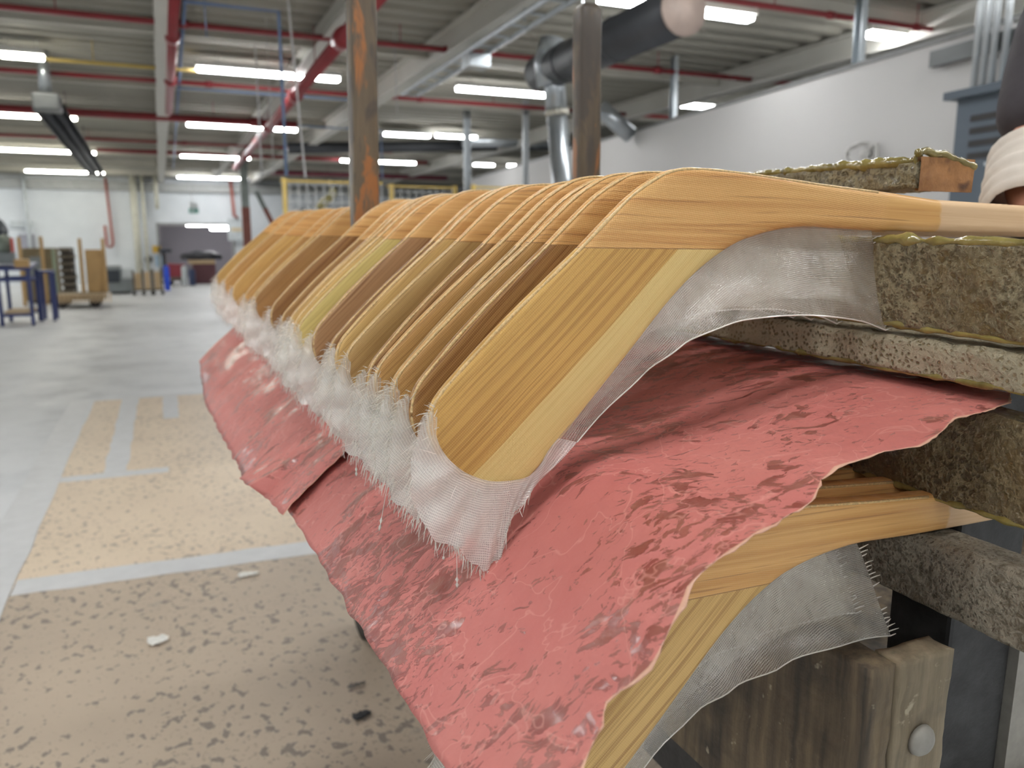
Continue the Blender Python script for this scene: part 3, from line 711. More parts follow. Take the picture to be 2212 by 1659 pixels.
def make_paper(name, s0, s1f, dn, df, label, lift_=0.0, seed=0, hem=None, ns=90, nd=110, curl=0.0):
    """s along the fall of the sheet, d along the row; dn(s), df(s) near and far edges"""
    m = MB(); m.uv = []; edge = []; P = []
    for i in range(ns + 1):
        row = []
        for j in range(nd + 1):
            fj = (j / nd) ** 1.25
            s_mid = s0 + (s1f(.8) - s0) * i / ns
            d0, d1 = dn(s_mid), df(s_mid); d = d0 + (d1 - d0) * fj
            s = s0 + (s1f(d) - s0) * (i / ns) + (.004 * noise.noise((d * 30, seed, 0)) if i == ns else 0)
            d = d + (.004 * noise.noise((s * 45, seed + 5, 1)) + .0022 * noise.noise((s * 160, seed, 2))) * (1 if j in (0, nd) else 0)
            p = at_len(s); q = at_len(s + .004); tn = (q - p).normalized(); nrm = Vector((-tn.y, tn.x)) * -1
            if nrm.y < 0 and abs(nrm.y) > abs(nrm.x): nrm = -nrm
            if nrm.x > 0 and abs(nrm.x) >= abs(nrm.y): nrm = -nrm
            k = min(1, max(0, (s - .12) / .2))
            h = lift_ + k * (.004 * noise.noise((d * 7 + seed, s * 6, .3)) + .0016 * noise.noise((d * 22, s * 20 + seed, .7)) + .0014 * abs(noise.noise((d * 45, s * 42, seed))) + .003)
            e = min(i == ns and 0 or (1 - i / ns) * 4, min(fj, 1 - fj) * 30)
            if curl and i > ns * .8: h += curl * max(0, (i / ns - .8) / .2) ** 2 * (1 if .3 < fj < .55 else .15)
            row.append((p.x + nrm.x * h, d, p.y + nrm.y * h)); m.uv.append((d, s)); edge.append(max(0.0, 1 - min(i == ns and 0 or 1, min(fj, 1 - fj) * 160)))
        P.append(row)
    m.grid(P); m.attr = {'edge': edge}
    o = m.build(name, M_paper, None, True); o.matrix_world = BM
    md = o.modifiers.new('thick', 'SOLIDIFY'); md.thickness = .0006; md.offset = 0
    tag(o, label, 'paper', 'sheets of pink release paper')
    return o
hemA = [(.30, -65.0), (.52, -65.4), (.93, -66.8)]
def lerp_tab(tab, x):
    for (x0, y0), (x1, y1) in zip(tab, tab[1:]):
        if x <= x1: return y0 + (y1 - y0) * max(0, (x - x0) / (x1 - x0))
    return tab[-1][1]
make_paper('paper_sheet', .05, lambda d: len_at_angle(lerp_tab([(.3, -65.0), (.52, -65.6), (.95, -66.9)], d)), near_d, lambda s: .94 + .03 * s, 'front pink paper sheet with brown resin stains draped below the front blades', 0.0, 1, nd=150, ns=110)
make_paper('paper_sheet', .05, lambda d: len_at_angle(lerp_tab([(.85, -67.0), (1.0, -69.5), (1.1, -71), (1.3, -71.5)], d)), lambda s: .885 - .03 * (s - .3), lambda s: 1.22, 'middle pink paper sheet whose creased front edge overlaps the front sheet', .007, 2, nd=50, ns=70, curl=.02)
make_paper('paper_sheet', .05, lambda d: len_at_angle(lerp_tab([(1.05, -71.2), (1.5, -72.8), (1.75, -73.3), (2.2, -70.0)], d)), lambda s: 1.12, lambda s: 2.17, 'rear pink paper sheet with a notched hem at the far end of the row', .003, 3, nd=60, ns=70)

# ------------------------------------------------------------------ resin-crusted boards (4-by-2s along the row)
def make_board(name, a0, a1, b0, b1, dn, df, mat, label, amp=.0022, bead=None, nd=170, cut=None, bowed=0.0, seed=0, botbead=False):
    """local frame: a across, d along the row, b up"""
    r = .004; loop = []
    def seg(p, q, n): return [tuple(p[k] + (q[k] - p[k]) * i / n for k in (0, 1)) for i in range(n)]
    n1 = max(4, int((a1 - a0) / .004)); n2 = max(4, int((b1 - b0) / .0035))
    n1, n2 = min(n1, 16), min(n2, 26)
    loop = seg((a0 + r, b1), (a1 - r, b1), n1) + seg((a1, b1 - r), (a1, b0 + r), 5) + seg((a1 - r, b0), (a0 + r, b0), max(4, n1 // 2)) + seg((a0, b0 + r), (a0, b1 - r), n2)
    m = MB(); P = []; ds = [dn + (df - dn) * (j / nd) ** 1.7 for j in range(nd + 1)]
    ca, cb = (a0 + a1) / 2, (b0 + b1) / 2
    for d in ds:
        row = []
        for a, b in loop + [loop[0]]:
            h = amp * (noise.noise((a * 60, d * 55 + seed, b * 60)) + .6 * noise.noise((a * 160, d * 150, b * 160 + seed)) + .5 * noise.noise((a * 18, d * 14, b * 20 + seed)))
            na, nb = (a - ca) / (a1 - a0) * 2, (b - cb) / (b1 - b0) * 2
            if abs(na) > abs(nb): na, nb = math.copysign(1, na), 0
            else: na, nb = 0, math.copysign(1, nb)
            if abs(nb) > 0: h -= amp * 1.2
            row.append((a + na * h, d, b + nb * h))
        P.append(row)
    m.grid(P); k = len(loop)
    m.f.append(tuple(range(k))); m.f.append(tuple((len(ds) - 1) * (k + 1) + q for q in range(k))[::-1])
    e = empty(name, M=BM.copy(), label=label, cat='board', group='resin crusted spacer boards')
    o = fixnormals(m.build('timber', mat, e, True))
    for (flag, aa, bb, rr, nm) in ((bead, a0 + .003, b1 - .004, .0075, 'resin_bead'), (botbead, a0 + .002, b0 + .004, .0045, 'resin_bead')):
        if not flag: continue
        t = MB(); pts = []; rs = []
        for j in range(260):
            d = dn + .002 + (df - dn - .004) * (j / 259) ** 1.8
            rr_ = rr * (1.5 - .5 * min(1, (d - dn) / .2)) if 'on top' in label else rr; pts.append((aa + .002 * noise.noise((d * 40, 3, seed)), d, bb + .0025 * noise.noise((d * 30, 9, seed)))); rs.append(rr_ * (.50 + .55 * noise.noise((d * 75, 1, seed)) + .35 * noise.noise((d * 24, 2, seed))))
        t.tube(pts, [max(.0018, q) for q in rs], 10); t.build(nm, M_resin, e, True)
    return e
make_board('spacer_board', PIV, PIV + .038, -.0785, -.0012, .33, DK[-1] + .10, M_board, 'olive resin coated board on edge right under the upper row of shafts', bead=True, seed=1, botbead=True)
make_board('spacer_board', PIV - .001, PIV + .086, -.1145, -.0800, .33, DK[-1] + .10, M_board_dry, 'flat cream crusted board below the olive one, lying on the pink paper', bead=False, seed=2, botbead=True)
make_board('spacer_board', PIV, PIV + .040, -.2105, -.1285, .31, DK[-1] + .10, M_board_wet, 'brown wet crusted board on edge below the pink paper', bead=False, seed=3, botbead=True)
make_board('spacer_board', PIV, PIV + .040, -.302, -.2385, .30, DK[-1] + .10, M_board_grey, 'grey dry crusted board at the bottom, under the lower shafts', seed=4, amp=.0018)
# board lying across the shafts beyond the front sticks
make_board('spacer_board', .665, .742, .0385, .072, .555, 1.25, M_board, 'wet crusted board lying on top of the shafts, bare brown end grain showing', bead=True, seed=5, amp=.003, nd=120)
e = [o for o in bpy.data.objects if o.name.startswith('spacer_board') and 'on top' in o.get('label', '')][0]
m = MB(); P = []
for i in range(15):
    row = []
    for j in range(9):
        a = .667 + .0735 * i / 14; b = .040 + .031 * j / 8; row.append((a, .5525 + .0012 * noise.noise((a * 90, b * 90, 1)), b))
    P.append(row)
m.grid(P)
m.add([(.667, .5565, .040), (.7405, .5565, .040), (.7405, .5565, .071), (.667, .5565, .071)], [(0, 1, 2, 3)])
def endgrain():
    g = G('bare_brown_end_grain'); c = g.coord(); n = g.noise(c, 55, 4, .65); n2 = g.noise(c, 24, 2, .5)
    col = g.mix(g.ramp(n, .3, .7), srgb(176, 126, 76), srgb(132, 90, 52)); col = g.mix(g.ramp(n2, .60, .66, 0, .85), col, srgb(66, 44, 36))
    return g.done(g.pbsdf(col, .6, 0, g.bump(n, .5, .003)))
M_endgrain = endgrain()
o = fixnormals(m.build('end_grain', M_endgrain, e, True)); o['label'] = 'bare brown end grain with two dark knots'
t = MB(); pts = []; rs = []
for j in range(60):
    a = .664 + .079 * j / 59; pts.append((a, .555, .0745 + .003 * noise.noise((a * 60, 2, 1)) - .010 * max(0, (a - .70) / .04))); rs.append(max(.002, .0055 * (.7 + .8 * noise.noise((a * 90, 5, 0)))))
t.tube(pts, rs, 9); t.build('resin_bead', M_resin, e, True)

# ------------------------------------------------------------------ the cart under it all
cart = empty('stick_cart', M=BM @ Matrix.Translation((.9, 1.4, -CAMH)), label='worn timber and steel cart carrying the stacked hockey sticks', cat='cart', group=None)
CM_ = BM; bpy.context.view_layer.update()
inv = cart.matrix_world.inverted() @ BM
def cpart(m, name, mat, smooth=False, parent=cart, label=None):
    m.v = [tuple(inv @ Vector(p)) for p in m.v]
    o = m.build(name, mat, parent, smooth)
    if label: o['label'] = label
    return o
def rough_box(x0, x1, y0, y1, z0, z1, nx, ny, nz, amp, seed):
    bm = bmesh.new(); bmesh.ops.create_cube(bm, size=1)
    for p in bm.verts: p.co = Vector((x0 + (p.co.x + .5) * (x1 - x0), y0 + (p.co.y + .5) * (y1 - y0), z0 + (p.co.z + .5) * (z1 - z0)))
    for axis, n in ((0, nx), (1, ny), (2, nz)):
        ee = [q for q in bm.edges if abs((q.verts[0].co - q.verts[1].co).normalized()[axis]) > .99]
        if n > 1: bmesh.ops.subdivide_edges(bm, edges=ee, cuts=n - 1, use_grid_fill=True)
    hard = [q for q in bm.edges if len(q.link_faces) == 2 and q.calc_face_angle() > 1]
    c = Vector(((x0 + x1) / 2, (y0 + y1) / 2, (z0 + z1) / 2))
    bm.normal_update()
    for p in bm.verts:
        k = amp * (noise.noise(Vector(p.co) * 45 + Vector((seed, 0, 0))) + .5 * noise.noise(Vector(p.co) * 120)); p.co += p.normal * (k - amp * .8)
        if len([q for q in p.link_edges if len(q.link_faces) == 2 and q.calc_face_angle() > .9]) >= 2: p.co += (c - p.co).normalized() * amp * .8
    m = MB(); bm.verts.index_update(); m.add([p.co for p in bm.verts], [[q.index for q in f.verts] for f in bm.faces]); bm.free(); return m
cpart(rough_box(.449, .477, .3715, 2.36, -.498, -.3035, 5, 60, 26, .002, 1), 'side_board', M_cart_wood, True)
cpart(rough_box(.478, .536, .3720, .396, -.498, -.3035, 8, 4, 26, .0015, 2), 'end_board', M_cart_end, True)
m = MB(); m.lathe([(.0125, 0), (.0118, .003), (.009, .0058), (.004, .0072), (.001, .0075)], 20, Matrix.Translation((.506, .3715, -.372)) @ Matrix.Rotation(math.pi / 2, 4, 'X')); cpart(m, 'carriage_bolt', M_steel, True)
m = MB(); m.bevbox(.606, .690, .428, .490, -.62, -.119, .004); cpart(m, 'steel_post', M_steel_dark)
m = MB(); m.box(.6905, .698, .42, .49, -.62, -.30); m.box(.698, .76, .42, .426, -.62, -.30); cpart(m, 'angle_iron', M_steel)
m = MB(); m.lathe([(.009, 0), (.009, .009), (.007, .0105)], 6, Matrix.Translation((.716, .4195, -.535)) @ Matrix.Rotation(math.pi / 2, 4, 'X')); cpart(m, 'hex_bolt', M_steel)
m = MB(); m.box(.478, 1.40, .398, 2.36, -.512, -.499); cpart(m, 'deck', M_cart_wood)
cpart(rough_box(1.37, 1.40, .3715, 2.36, -.498, -.3035, 4, 30, 12, .002, 3), 'side_board', M_cart_wood, True)
m = MB(); m.box(.478, 1.369, 2.335, 2.36, -.498, -.3035); cpart(m, 'end_board', M_cart_end)
m = MB(); m.box(.537 + .076, 1.519, .372, .396, -.498, -.3035); cpart(m, 'end_board', M_cart_end) if False else None
for a0 in (.50, 1.30):
    m = MB(); m.box(a0, a0 + .07, .40, 2.33, -.60, -.513); cpart(m, 'underframe_rail', M_steel_dark)
for a in (.535, 1.335):
    for d in (.52, 2.2):
        fz = CAMH
        m = MB(); m.box(a - .02, a + .02, d - .03, d + .03, -.93, -.601); q = cpart(m, 'caster_fork', M_steel_dark)
        hub = (BM @ Vector((a, d, 0))); zb = -(hub.z) if False else None
        w0 = BM @ Vector((a, d, -.9)); zf = -(BM @ Vector((a, d, 0))).z
        rad = .12
        m = MB(); m.lathe([(rad * .55, -.02), (rad * .95, -.025), (rad, -.012), (rad, .012), (rad * .95, .025), (rad * .55, .02)], 24, Matrix.Translation((a, d, zf / bw[2] + rad)) @ Matrix.Rotation(math.pi / 2, 4, 'Y')); cpart(m, 'caster_wheel', M_steel_dark, True)
m = MB(); m.box(.52, .60, .445, .455, -.236, -.226); cpart(m, 'flat_bar', M_steel, label='pale flat steel bar behind the dark post')
# stakes: rough posts standing in the cart between the sticks
def stake(px_top, px_mid, wpx, d, topz_px, label, seed, w2=.043):
    t = T(*px_mid) * d; a = t[0]; tt = T(px_mid[0], topz_px) * d
    a2 = (T(*px_top) * d)[0]; bt = (T(*px_top) * d)[1] if topz_px is None else tt[1]
    n = 40; m = MB(); P = []
    z0 = -.4975
    for k in range(n + 1):
        f = k / n; z = z0 + (bt - z0) * f if k < n - 1 else (bt - .007 if k == n - 1 else bt); ca = a + (a2 - a) * max(0, (z - t[1]) / (bt - t[1])) if bt > t[1] else a
        row = []
        for q in range(17):
            an = 2 * math.pi * q / 16; sx = math.copysign(abs(math.cos(an)) ** .45, math.cos(an)); sy = math.copysign(abs(math.sin(an)) ** .45, math.sin(an))
            sh = 1.0 if k < n - 1 else (1.0 if k == n - 1 else .72)
            r = (wpx / 2) * sh * (1 + .05 * noise.noise((sx * 2 + seed, sy * 2, z * 9)) + .03 * noise.noise((sx * 5, sy * 5 + seed, z * 40)))
            row.append((ca + sx * r, d + sy * (w2 / 2) * sh * (1 + .05 * noise.noise((sx * 2, sy * 3, z * 9 + seed))), z + (.002 if k == n else 0)))
        P.append(row)
    m.grid(P); m.f.append(tuple(n * 17 + q for q in range(16))); m.f.append(tuple(range(16))[::-1])
    o = fixnormals(m.build('wooden_stake', M_stake, None, True)); o.matrix_world = BM
    return tag(o, label, 'stake', 'wooden stakes on the cart')
DS = (DK[15] + DK[16]) / 2 + .009
stake((776, -180), (788, 440), .0435, DS, -180, 'taller brown stained wooden stake rising out of the top of the view', 1)
stake((1269, 14), (1266, 390), .0435, DS, 14, 'shorter brown and orange wooden stake with a rounded top end in view', 2)
# ------------------------------------------------------------------ pipes and services under the roof
M_red = simple('red_pipe_paint', srgb(134, 38, 44), .35, var=.1, scale=3)
M_blue = simple('blue_conduit', srgb(112, 134, 168), .4, var=.06)
M_galv = simple('galvanised', srgb(176, 182, 186), .3, .75, var=.10, scale=9)
M_cond = simple('grey_conduit', srgb(184, 188, 190), .35, .5, var=.05)
M_yel = simple('yellow_paint', srgb(206, 178, 96), .45, var=.06)
M_black = simple('black_duct', srgb(58, 60, 64), .42, .2, var=.12, scale=4)
M_cable = simple('pale_cable', srgb(186, 186, 186), .5)
M_rust = simple('rust_red_pipe', srgb(164, 92, 80), .5, var=.08)
def pipe(pts, r, mat, name, label, cat='pipe', group=None, n=10, fittings=None, hang=None):
    e = empty(name, tuple(pts[0]), label, cat, group); base = Vector(pts[0])
    m = MB(); m.tube([Vector(p) - base for p in pts], r, n); m.build('run', mat, e, True)
    for f in (fittings or []):
        a, b = Vector(pts[0]), Vector(pts[-1]); d = (b - a).normalized(); c = a.lerp(b, f) - base
        m = MB(); m.tube([c - d * r * 1.6, c + d * r * 1.6], r * 1.4, n); m.build('coupling', mat, e, True)
    for f in (hang or []):
        a, b = Vector(pts[0]), Vector(pts[-1]); c = a.lerp(b, f) - base
        m = MB(); m.tube([c + Vector((0, 0, r)), Vector((c.x, c.y, CEIL + .02 - base.z))], .005, 5); m.build('hanger', mat, e)
    return e
def xpipe(p, q, z, r, mat, name, label, ext0=0, ext1=0, **k):
    A = onZ(*p, z); B = onZ(*q, z); y = (A[1] + B[1]) / 2
    return pipe([(A[0] - ext0, y, z), (B[0] + ext1, y, z)], r, mat, name, label, **k)
SP = 'red sprinkler branch pipes'
xpipe((0, 20), (1732, 178), 2.98, .026, M_red, 'sprinkler_pipe', 'red branch pipe running behind the tops of both stakes', ext0=1.5, fittings=(.3, .55, .8), hang=(.2, .5, .8), group=SP)
xpipe((0, 150), (1480, 256), 2.98, .026, M_red, 'sprinkler_pipe', 'red branch pipe just behind the strip light between the stakes', ext0=1.5, fittings=(.35, .6), hang=(.3, .7), group=SP)
xpipe((0, 293), (690, 320), 2.98, .026, M_red, 'sprinkler_pipe', 'thin red branch pipe beyond the thick red main', ext0=1, ext1=1.5, fittings=(.5,), hang=(.3, .8), group=SP)
xpipe((1480, -2), (2098, 67), 2.98, .022, M_red, 'sprinkler_pipe', 'red branch pipe above the white partition and its strip lights', ext1=1.0, fittings=(.35, .6, .85), hang=(.2, .6), group=SP)
xpipe((210, 326), (930, 350), 3.02, .04, M_red, 'sprinkler_pipe', 'dull red pipe crossing over the far strip lights', fittings=(.4,), hang=(.3, .8), group=SP)
xpipe((590, 371), (960, 386), 2.90, .06, simple('maroon_pipe', srgb(120, 52, 66), .4), 'sprinkler_pipe', 'maroon pipe low at the far wall above the yellow fence', hang=(.3, .7), group=SP)
xpipe((0, 238), (600, 263), 2.90, .052, M_red, 'main_pipe', 'thick dark red main pipe running across the hall', ext0=2, ext1=.3, fittings=(.45, .9), hang=(.3, .8))
A = onZ(377, -30, 2.92); B = onZ(365, 243, 2.90)
pipe([A, B], .048, M_red, 'riser_pipe', 'thick red pipe running down the aisle to the red main', fittings=(.25, .6), hang=(.2, .7))
A = onZ(826, -20, 2.76); B = onZ(508, 362, 2.76)
pipe([A, B], .058, M_red, 'feed_pipe', 'big glossy red pipe slanting away above the steel column', fittings=(.1, .3, .5, .8), hang=(.2, .5, .8))
# blue air lines
A = onZ(399, 2, 2.98); A1 = onZ(385, 180, 2.98); B = onZ(374, 365, 2.98)
pipe([A, B], .016, M_blue, 'air_line', 'blue air line running along the aisle beside the red pipe', fittings=(.4, .8), hang=(.3,))
A = onZ(400, 2, 2.9); B = onZ(602, 25, 2.9); d_ = onY(608, 380, B[1])
pipe([(A[0], B[1], 2.9), (B[0], B[1], 2.9), (B[0], B[1], d_[2])], .014, M_blue, 'air_line', 'blue air line turning down beside the tall stake', hang=(.2,))
A = onZ(385, 190, 2.94); B = onZ(740, 207, 2.94)
pipe([(A[0], A[1], 2.94), (B[0] + .6, A[1], 2.94)], .014, M_blue, 'air_line', 'thin blue air line crossing behind the first strip light', hang=(.5,))
A = onZ(800, 228, 2.8); B = onY(826, 385, 13)
pipe([(B[0] - 1.6, 13, 2.9), (B[0], 13, 2.9), (B[0], 13, B[2])], .016, M_blue, 'air_line', 'blue drop pipe between the two stakes by the galvanised post', hang=(.1,))
A = onZ(100, 128, 2.95); B = onZ(425, 155, 2.95)
pipe([(A[0], A[1], 2.95), (B[0], A[1], 2.95)], .018, M_yel, 'gas_pipe', 'yellow gas pipe beside the black heater tube', hang=(.3,))
# hanging cords
for (x0, y0, x1, y1, Y, r, lab) in ((622, 0, 660, 384, 6.5, .008, 'pale cord hanging slanted by the tall stake'), (556, 190, 566, 380, 9.0, .010, 'pale cord hanging below the strip light end'), (575, 60, 592, 380, 8.0, .004, 'thin cord hanging beside the blue drop pipe'), (852, 95, 858, 245, 8.0, .005, 'thin wire beside the tall stake')):
    P0 = onY(x0, y0, Y); P1 = onY(x1, y1, Y); P0 = Vector(P0); P1 = Vector(P1); s = (CEIL - P0.z) / (P0.z - P1.z) if P0.z < CEIL else 0
    pts = [P0 + (P0 - P1) * s * (1 if s > 0 else 0), P0.lerp(P1, .5), P1]
    m = MB(); m.tube([p - pts[0] for p in pts], r, 6); o = m.build('hanging_cord', M_cable if 'yellow' not in lab else M_yel); o.location = pts[0]; tag(o, lab, 'cord')
# radiant tube heater
hz = 2.62; A = onZ(100, 222, hz); B = onZ(213, 378, hz)
h = empty('tube_heater', tuple(A), 'long black radiant tube heater hanging along the aisle', 'heater'); dv = Vector(B) - Vector(A); ln = dv.length; yawh = math.atan2(-dv.x, dv.y); h.rotation_euler = (0, 0, yawh)
m = MB(); prof_ = [(-.17, -.03), (-.12, .07), (.12, .07), (.17, -.03)]
m.grid([[(x, y, z) for x, z in prof_ + [(.155, -.028), (.11, .055), (-.11, .055), (-.155, -.028), (-.17, -.03)]] for y in (.3, ln)]); m.build('reflector', M_black, h)
for sx in (-.06, .06):
    m = MB(); m.tube([(sx, .28, .0), (sx, ln + .02, .0)], .045, 10); m.build('radiant_tube', M_black, h, True)
m = MB(); m.bevbox(-.13, .13, -.04, .30, -.07, .10, .02); m.build('burner_box', simple('burner_grey', srgb(104, 106, 106), .4, .3), h)
m = MB(); m.tube([(0, .05, .12), (0, .05, CEIL - hz)], .06, 12); m.build('flue', M_galv, h, True)
for f in (.25, .6, .95):
    m = MB(); m.tube([(0, ln * f, .07), (0, ln * f, CEIL - hz)], .006, 5); m.build('hanger', M_black, h)
# extraction duct: fat black pipe, elbow, galvanised drops
dz = 2.55; A = onZ(1432, 40, dz); B = onZ(1168, 160, dz)
du = empty('extraction_duct', tuple(A), 'fat black extraction duct slanting down behind the shorter stake', 'duct'); A_ = Vector(A); dr = (Vector(B) - A_)
m = MB(); m.tube([-dr * .12, dr], .15, 24); m.build('duct_run', M_black, du, True)
m = MB(); m.tube([-dr * .128, -dr * .118], .158, 24); o = m.build('end_cap', simple('duct_end_dusty', srgb(168, 150, 140), .5), du, True); o['label'] = 'dusty pinkish end cap'
for f in (.3, .72):
    m = MB(); m.tube([dr * f - dr * .004, dr * f + dr * .004], .157, 24); m.build('joint_ring', M_black, du, True)
m = MB(); q = dr * .86; m.tube([q + Vector((-.02, 0, .22)), q + Vector((-.04, 0, .05)), q + Vector((0, 0, -.12))], [.10, .13, .14], 18); m.build('branch_collar', M_galv, du, True)
for f in (.1, .6):
    m = MB(); m.tube([dr * f + Vector((0, 0, .15)), dr * f + Vector((0, 0, CEIL - dz))], .008, 6); m.build('hanger', M_galv, du)
yq = A_.y + dr.y * .86
P0 = onY(1196, 138, yq); P1 = onY(1214, 404, yq)
dp = empty('duct_drop', tuple(P0), 'ribbed galvanised drop pipe below the black duct beside the shorter stake', 'duct'); k0 = Vector(P1) - Vector(P0)
m = MB(); m.tube([Vector((0, 0, 0)), k0 * .38], .085, 16); m.build('flexible_hose', M_galv, dp, True)
m = MB(); m.tube([k0 * .37, k0 * .41], .10, 16); m.build('hose_clamp', simple('clamp_pale', srgb(190, 186, 172), .4), dp, True)
m = MB(); m.tube([k0 * .40, k0 * 2.6], .085, 16); m.build('drop_pipe', M_galv, dp, True)
for t_ in range(5):
    m = MB(); a = t_ * 2 * math.pi / 5; off = Vector((math.cos(a) * .085, math.sin(a) * .085, 0)); m.tube([off, k0 * .38 + off], .010, 5); m.build('hose_rib', M_galv, dp, True)
P0 = onY(1296, 232, 8.6); P1 = onY(1362, 292, 8.6)
m = MB(); m.tube([(0, 0, 0), Vector(P1) - Vector(P0)], .10, 16); o = m.build('slanted_duct', M_galv, None, True); o.location = P0; tag(o, 'silver duct slanting down to the partition just past the shorter stake', 'duct')
P0 = onY(1000, 305, 14.5); P1 = onY(1345, 304, 14.5)
e = empty('silver_duct', tuple(P0), 'horizontal silver duct far behind between the stakes', 'duct')
m = MB(); m.tube([(0, 0, 0), Vector(P1) - Vector(P0)], .11, 14); m.build('duct_run', M_galv, e, True)
for f in (.42, .58):
    m = MB(); q = (Vector(P1) - Vector(P0)) * f; m.tube([q, q + Vector((.10, 0, 0))], .125, 14); m.build('joint_ring', M_galv, e, True)
m = MB(); m.tube([(.3, 0, .1), (.3, 0, CEIL - P0[2])], .01, 6); m.build('hanger', M_galv, e)
P0 = onY(800, 328, 15.5); P1 = onY(1300, 312, 15.5)
e = empty('black_duct', tuple(P0), 'horizontal black duct below the pair of short strip lights', 'duct')
m = MB(); m.tube([(-1.5, 0, 0), Vector(P1) - Vector(P0)], .10, 14); m.build('duct_run', M_black, e, True)
m = MB(); m.tube([(1, 0, .1), (1, 0, CEIL - P0[2])], .01, 6); m.build('hanger', M_black, e)
# galvanised strut posts
def strut(px, ytop, ybase, Y, w, label, mat=M_galv, toz=None, base=None):
    P = onY(px, ybase, Y); zt = CEIL if ytop is None else onY(px, ytop, Y)[2]
    zb = P[2] if base is None else base
    e = empty('strut_post', (P[0], Y, zb), label, 'post'); l = zt - zb
    m = MB(); m.box(-w / 2, w / 2, 0, .004, 0, l); m.box(-w / 2, -w / 2 + .004, -.04, 0, 0, l); m.box(w / 2 - .004, w / 2, -.04, 0, 0, l); m.box(-w / 2 + .004, -w / 4, -.04, -.036, 0, l); m.box(w / 4, w / 2 - .004, -.04, -.036, 0, l); m.build('channel', mat, e)
    m = MB(); m.box(-w * .9, w * .9, -.05, .02, -.004, 0.004); m.build('foot_plate', mat, e)
    return e
def strut_on_part(px, ybase, w, label):
    r = ray(px, ybase); t = np.dot(pa2 - C0, pn) / np.dot(r, pn); P = C0 + r * t
    e = empty('strut_post', (P[0], P[1], PZ + .03), label, 'post', None); l = CEIL - PZ - .03
    e.rotation_euler = (0, 0, math.atan2(pd[1], pd[0]))
    m = MB(); m.box(-w / 2, w / 2, -.10, -.096, 0, l); m.box(-w / 2, -w / 2 + .004, -.096, -.05, 0, l); m.box(w / 2 - .004, w / 2, -.096, -.05, 0, l); m.build('channel', M_galv, e)
    m = MB(); m.box(-w * .9, w * .9, -.13, -.03, 0, .005); m.build('foot_plate', M_galv, e)
strut_on_part(1440, 265, .085, 'galvanised post on the partition beside the short strip light')
strut_on_part(1835, 146, .085, 'galvanised post on the partition at the top edge of the view')
strut(1009, None, 430, 11.5, .10, 'bright galvanised post between the stakes running up to the roof', base=0.0)
strut(1134, None, 420, 11.0, .085, 'grey service post passing in front of the strip light', mat=M_cond, base=0.0)
A = onZ(1205, 2, 2.8); B = onZ(885, 205, 2.8)
e = empty('cable_tray', tuple(A), 'silver cable tray slanting under the roof between the stakes', 'tray'); q = Vector(B) - Vector(A); s_ = q.cross(Vector((0, 0, 1))).normalized()
for sgn in (-1, 1):
    m = MB(); m.tube([-q * .2 + s_ * .09 * sgn, q + s_ * .09 * sgn], .022, 8); m.build('side_rail', M_galv, e)
for k_ in range(12):
    m = MB(); c_ = q * (k_ / 11); m.tube([c_ - s_ * .09, c_ + s_ * .09], .012, 5); m.build('rung', M_galv, e)
for f in (.15, .75):
    m = MB(); m.tube([q * f, q * f + Vector((0, 0, CEIL - 2.8))], .008, 5); m.build('hanger', M_galv, e)
m = MB(); c_ = q * .43; m.box(c_.x - .1, c_.x + .1, c_.y - .1, c_.y + .1, -.13, -.02); m.build('junction_box', M_galv, e)
# ------------------------------------------------------------------ on the white partition
M_cab = simple('blue_grey_cabinet', srgb(82, 92, 102), .45, var=.04, scale=3)
ax0, az1 = on_part(2070, 205, .40); 
cw = 1.0
cab = empty('electrical_cabinet', tuple(PM @ Vector((ax0 - cw / 2, -.22, 0))), 'blue grey electrical cabinet with louvre vents on the white partition', 'cabinet'); cab.rotation_euler = PM.to_euler()
if pn[0] < 0 or PM.determinant() < 0: cab.rotation_euler = (0, 0, math.atan2(pd[1], pd[0]))
bpy.context.view_layer.update(); ci_ = cab.matrix_world.inverted() @ PM
def cabpart(m, name, mat, parent=cab, sm=False):
    m.v = [tuple(ci_ @ Vector(p)) for p in m.v]; return fixnormals(m.build(name, mat, parent, sm))
m = MB(); m.box(ax0 - cw, ax0, -.40, -.001, .45, az1 - .03); cabpart(m, 'body', M_cab)
m = MB(); m.box(ax0 - cw - .04, ax0 + .05, -.46, -.001, az1 - .03, az1 + .015); cabpart(m, 'lid', M_cab)
m = MB(); m.box(ax0 - cw + .02, ax0 - .02, -.412, -.401, .5, az1 - .06); cabpart(m, 'door', M_cab)
for r_ in range(4):
    for cseg in (0, 1):
        m = MB(); x1 = ax0 - .12 - cseg * .30; m.box(x1 - .25, x1, -.418, -.4125, az1 - .17 - r_ * .07, az1 - .135 - r_ * .07); cabpart(m, 'louvre', M_dark)
m = MB(); m.box(ax0 - .45, ax0 - .25, -.425, -.4125, az1 - .425, az1 - .405); cabpart(m, 'handle', M_galv)
m = MB(); m.box(ax0 - cw, ax0 - cw + .06, -.38, -.02, 0, .449); m.box(ax0 - .06, ax0, -.38, -.02, 0, .449); cabpart(m, 'plinth', M_dark)
for i, px in enumerate((2106, 2124, 2143, 2168)):
    x_, z_ = on_part(px, 150, .10)
    m = MB(); m.tube([PM @ Vector((x_, -.10, az1 + .016)), PM @ Vector((on_part(px, 10, .10)[0] * 0 + x_, -.10, CEIL - .01))], .021, 10); base = Vector(m.v[0])
    o = m.build('conduit', M_cond, None, True); tag(o, ('first', 'second', 'third', 'fourth')[i] + ' grey conduit rising from the electrical cabinet, counted from its left side'.replace('left side', 'aisle end'), 'conduit', 'conduits above the cabinet')
x0_, z0_ = on_part(2075, 100); x1_, z1_ = on_part(2205, 62)
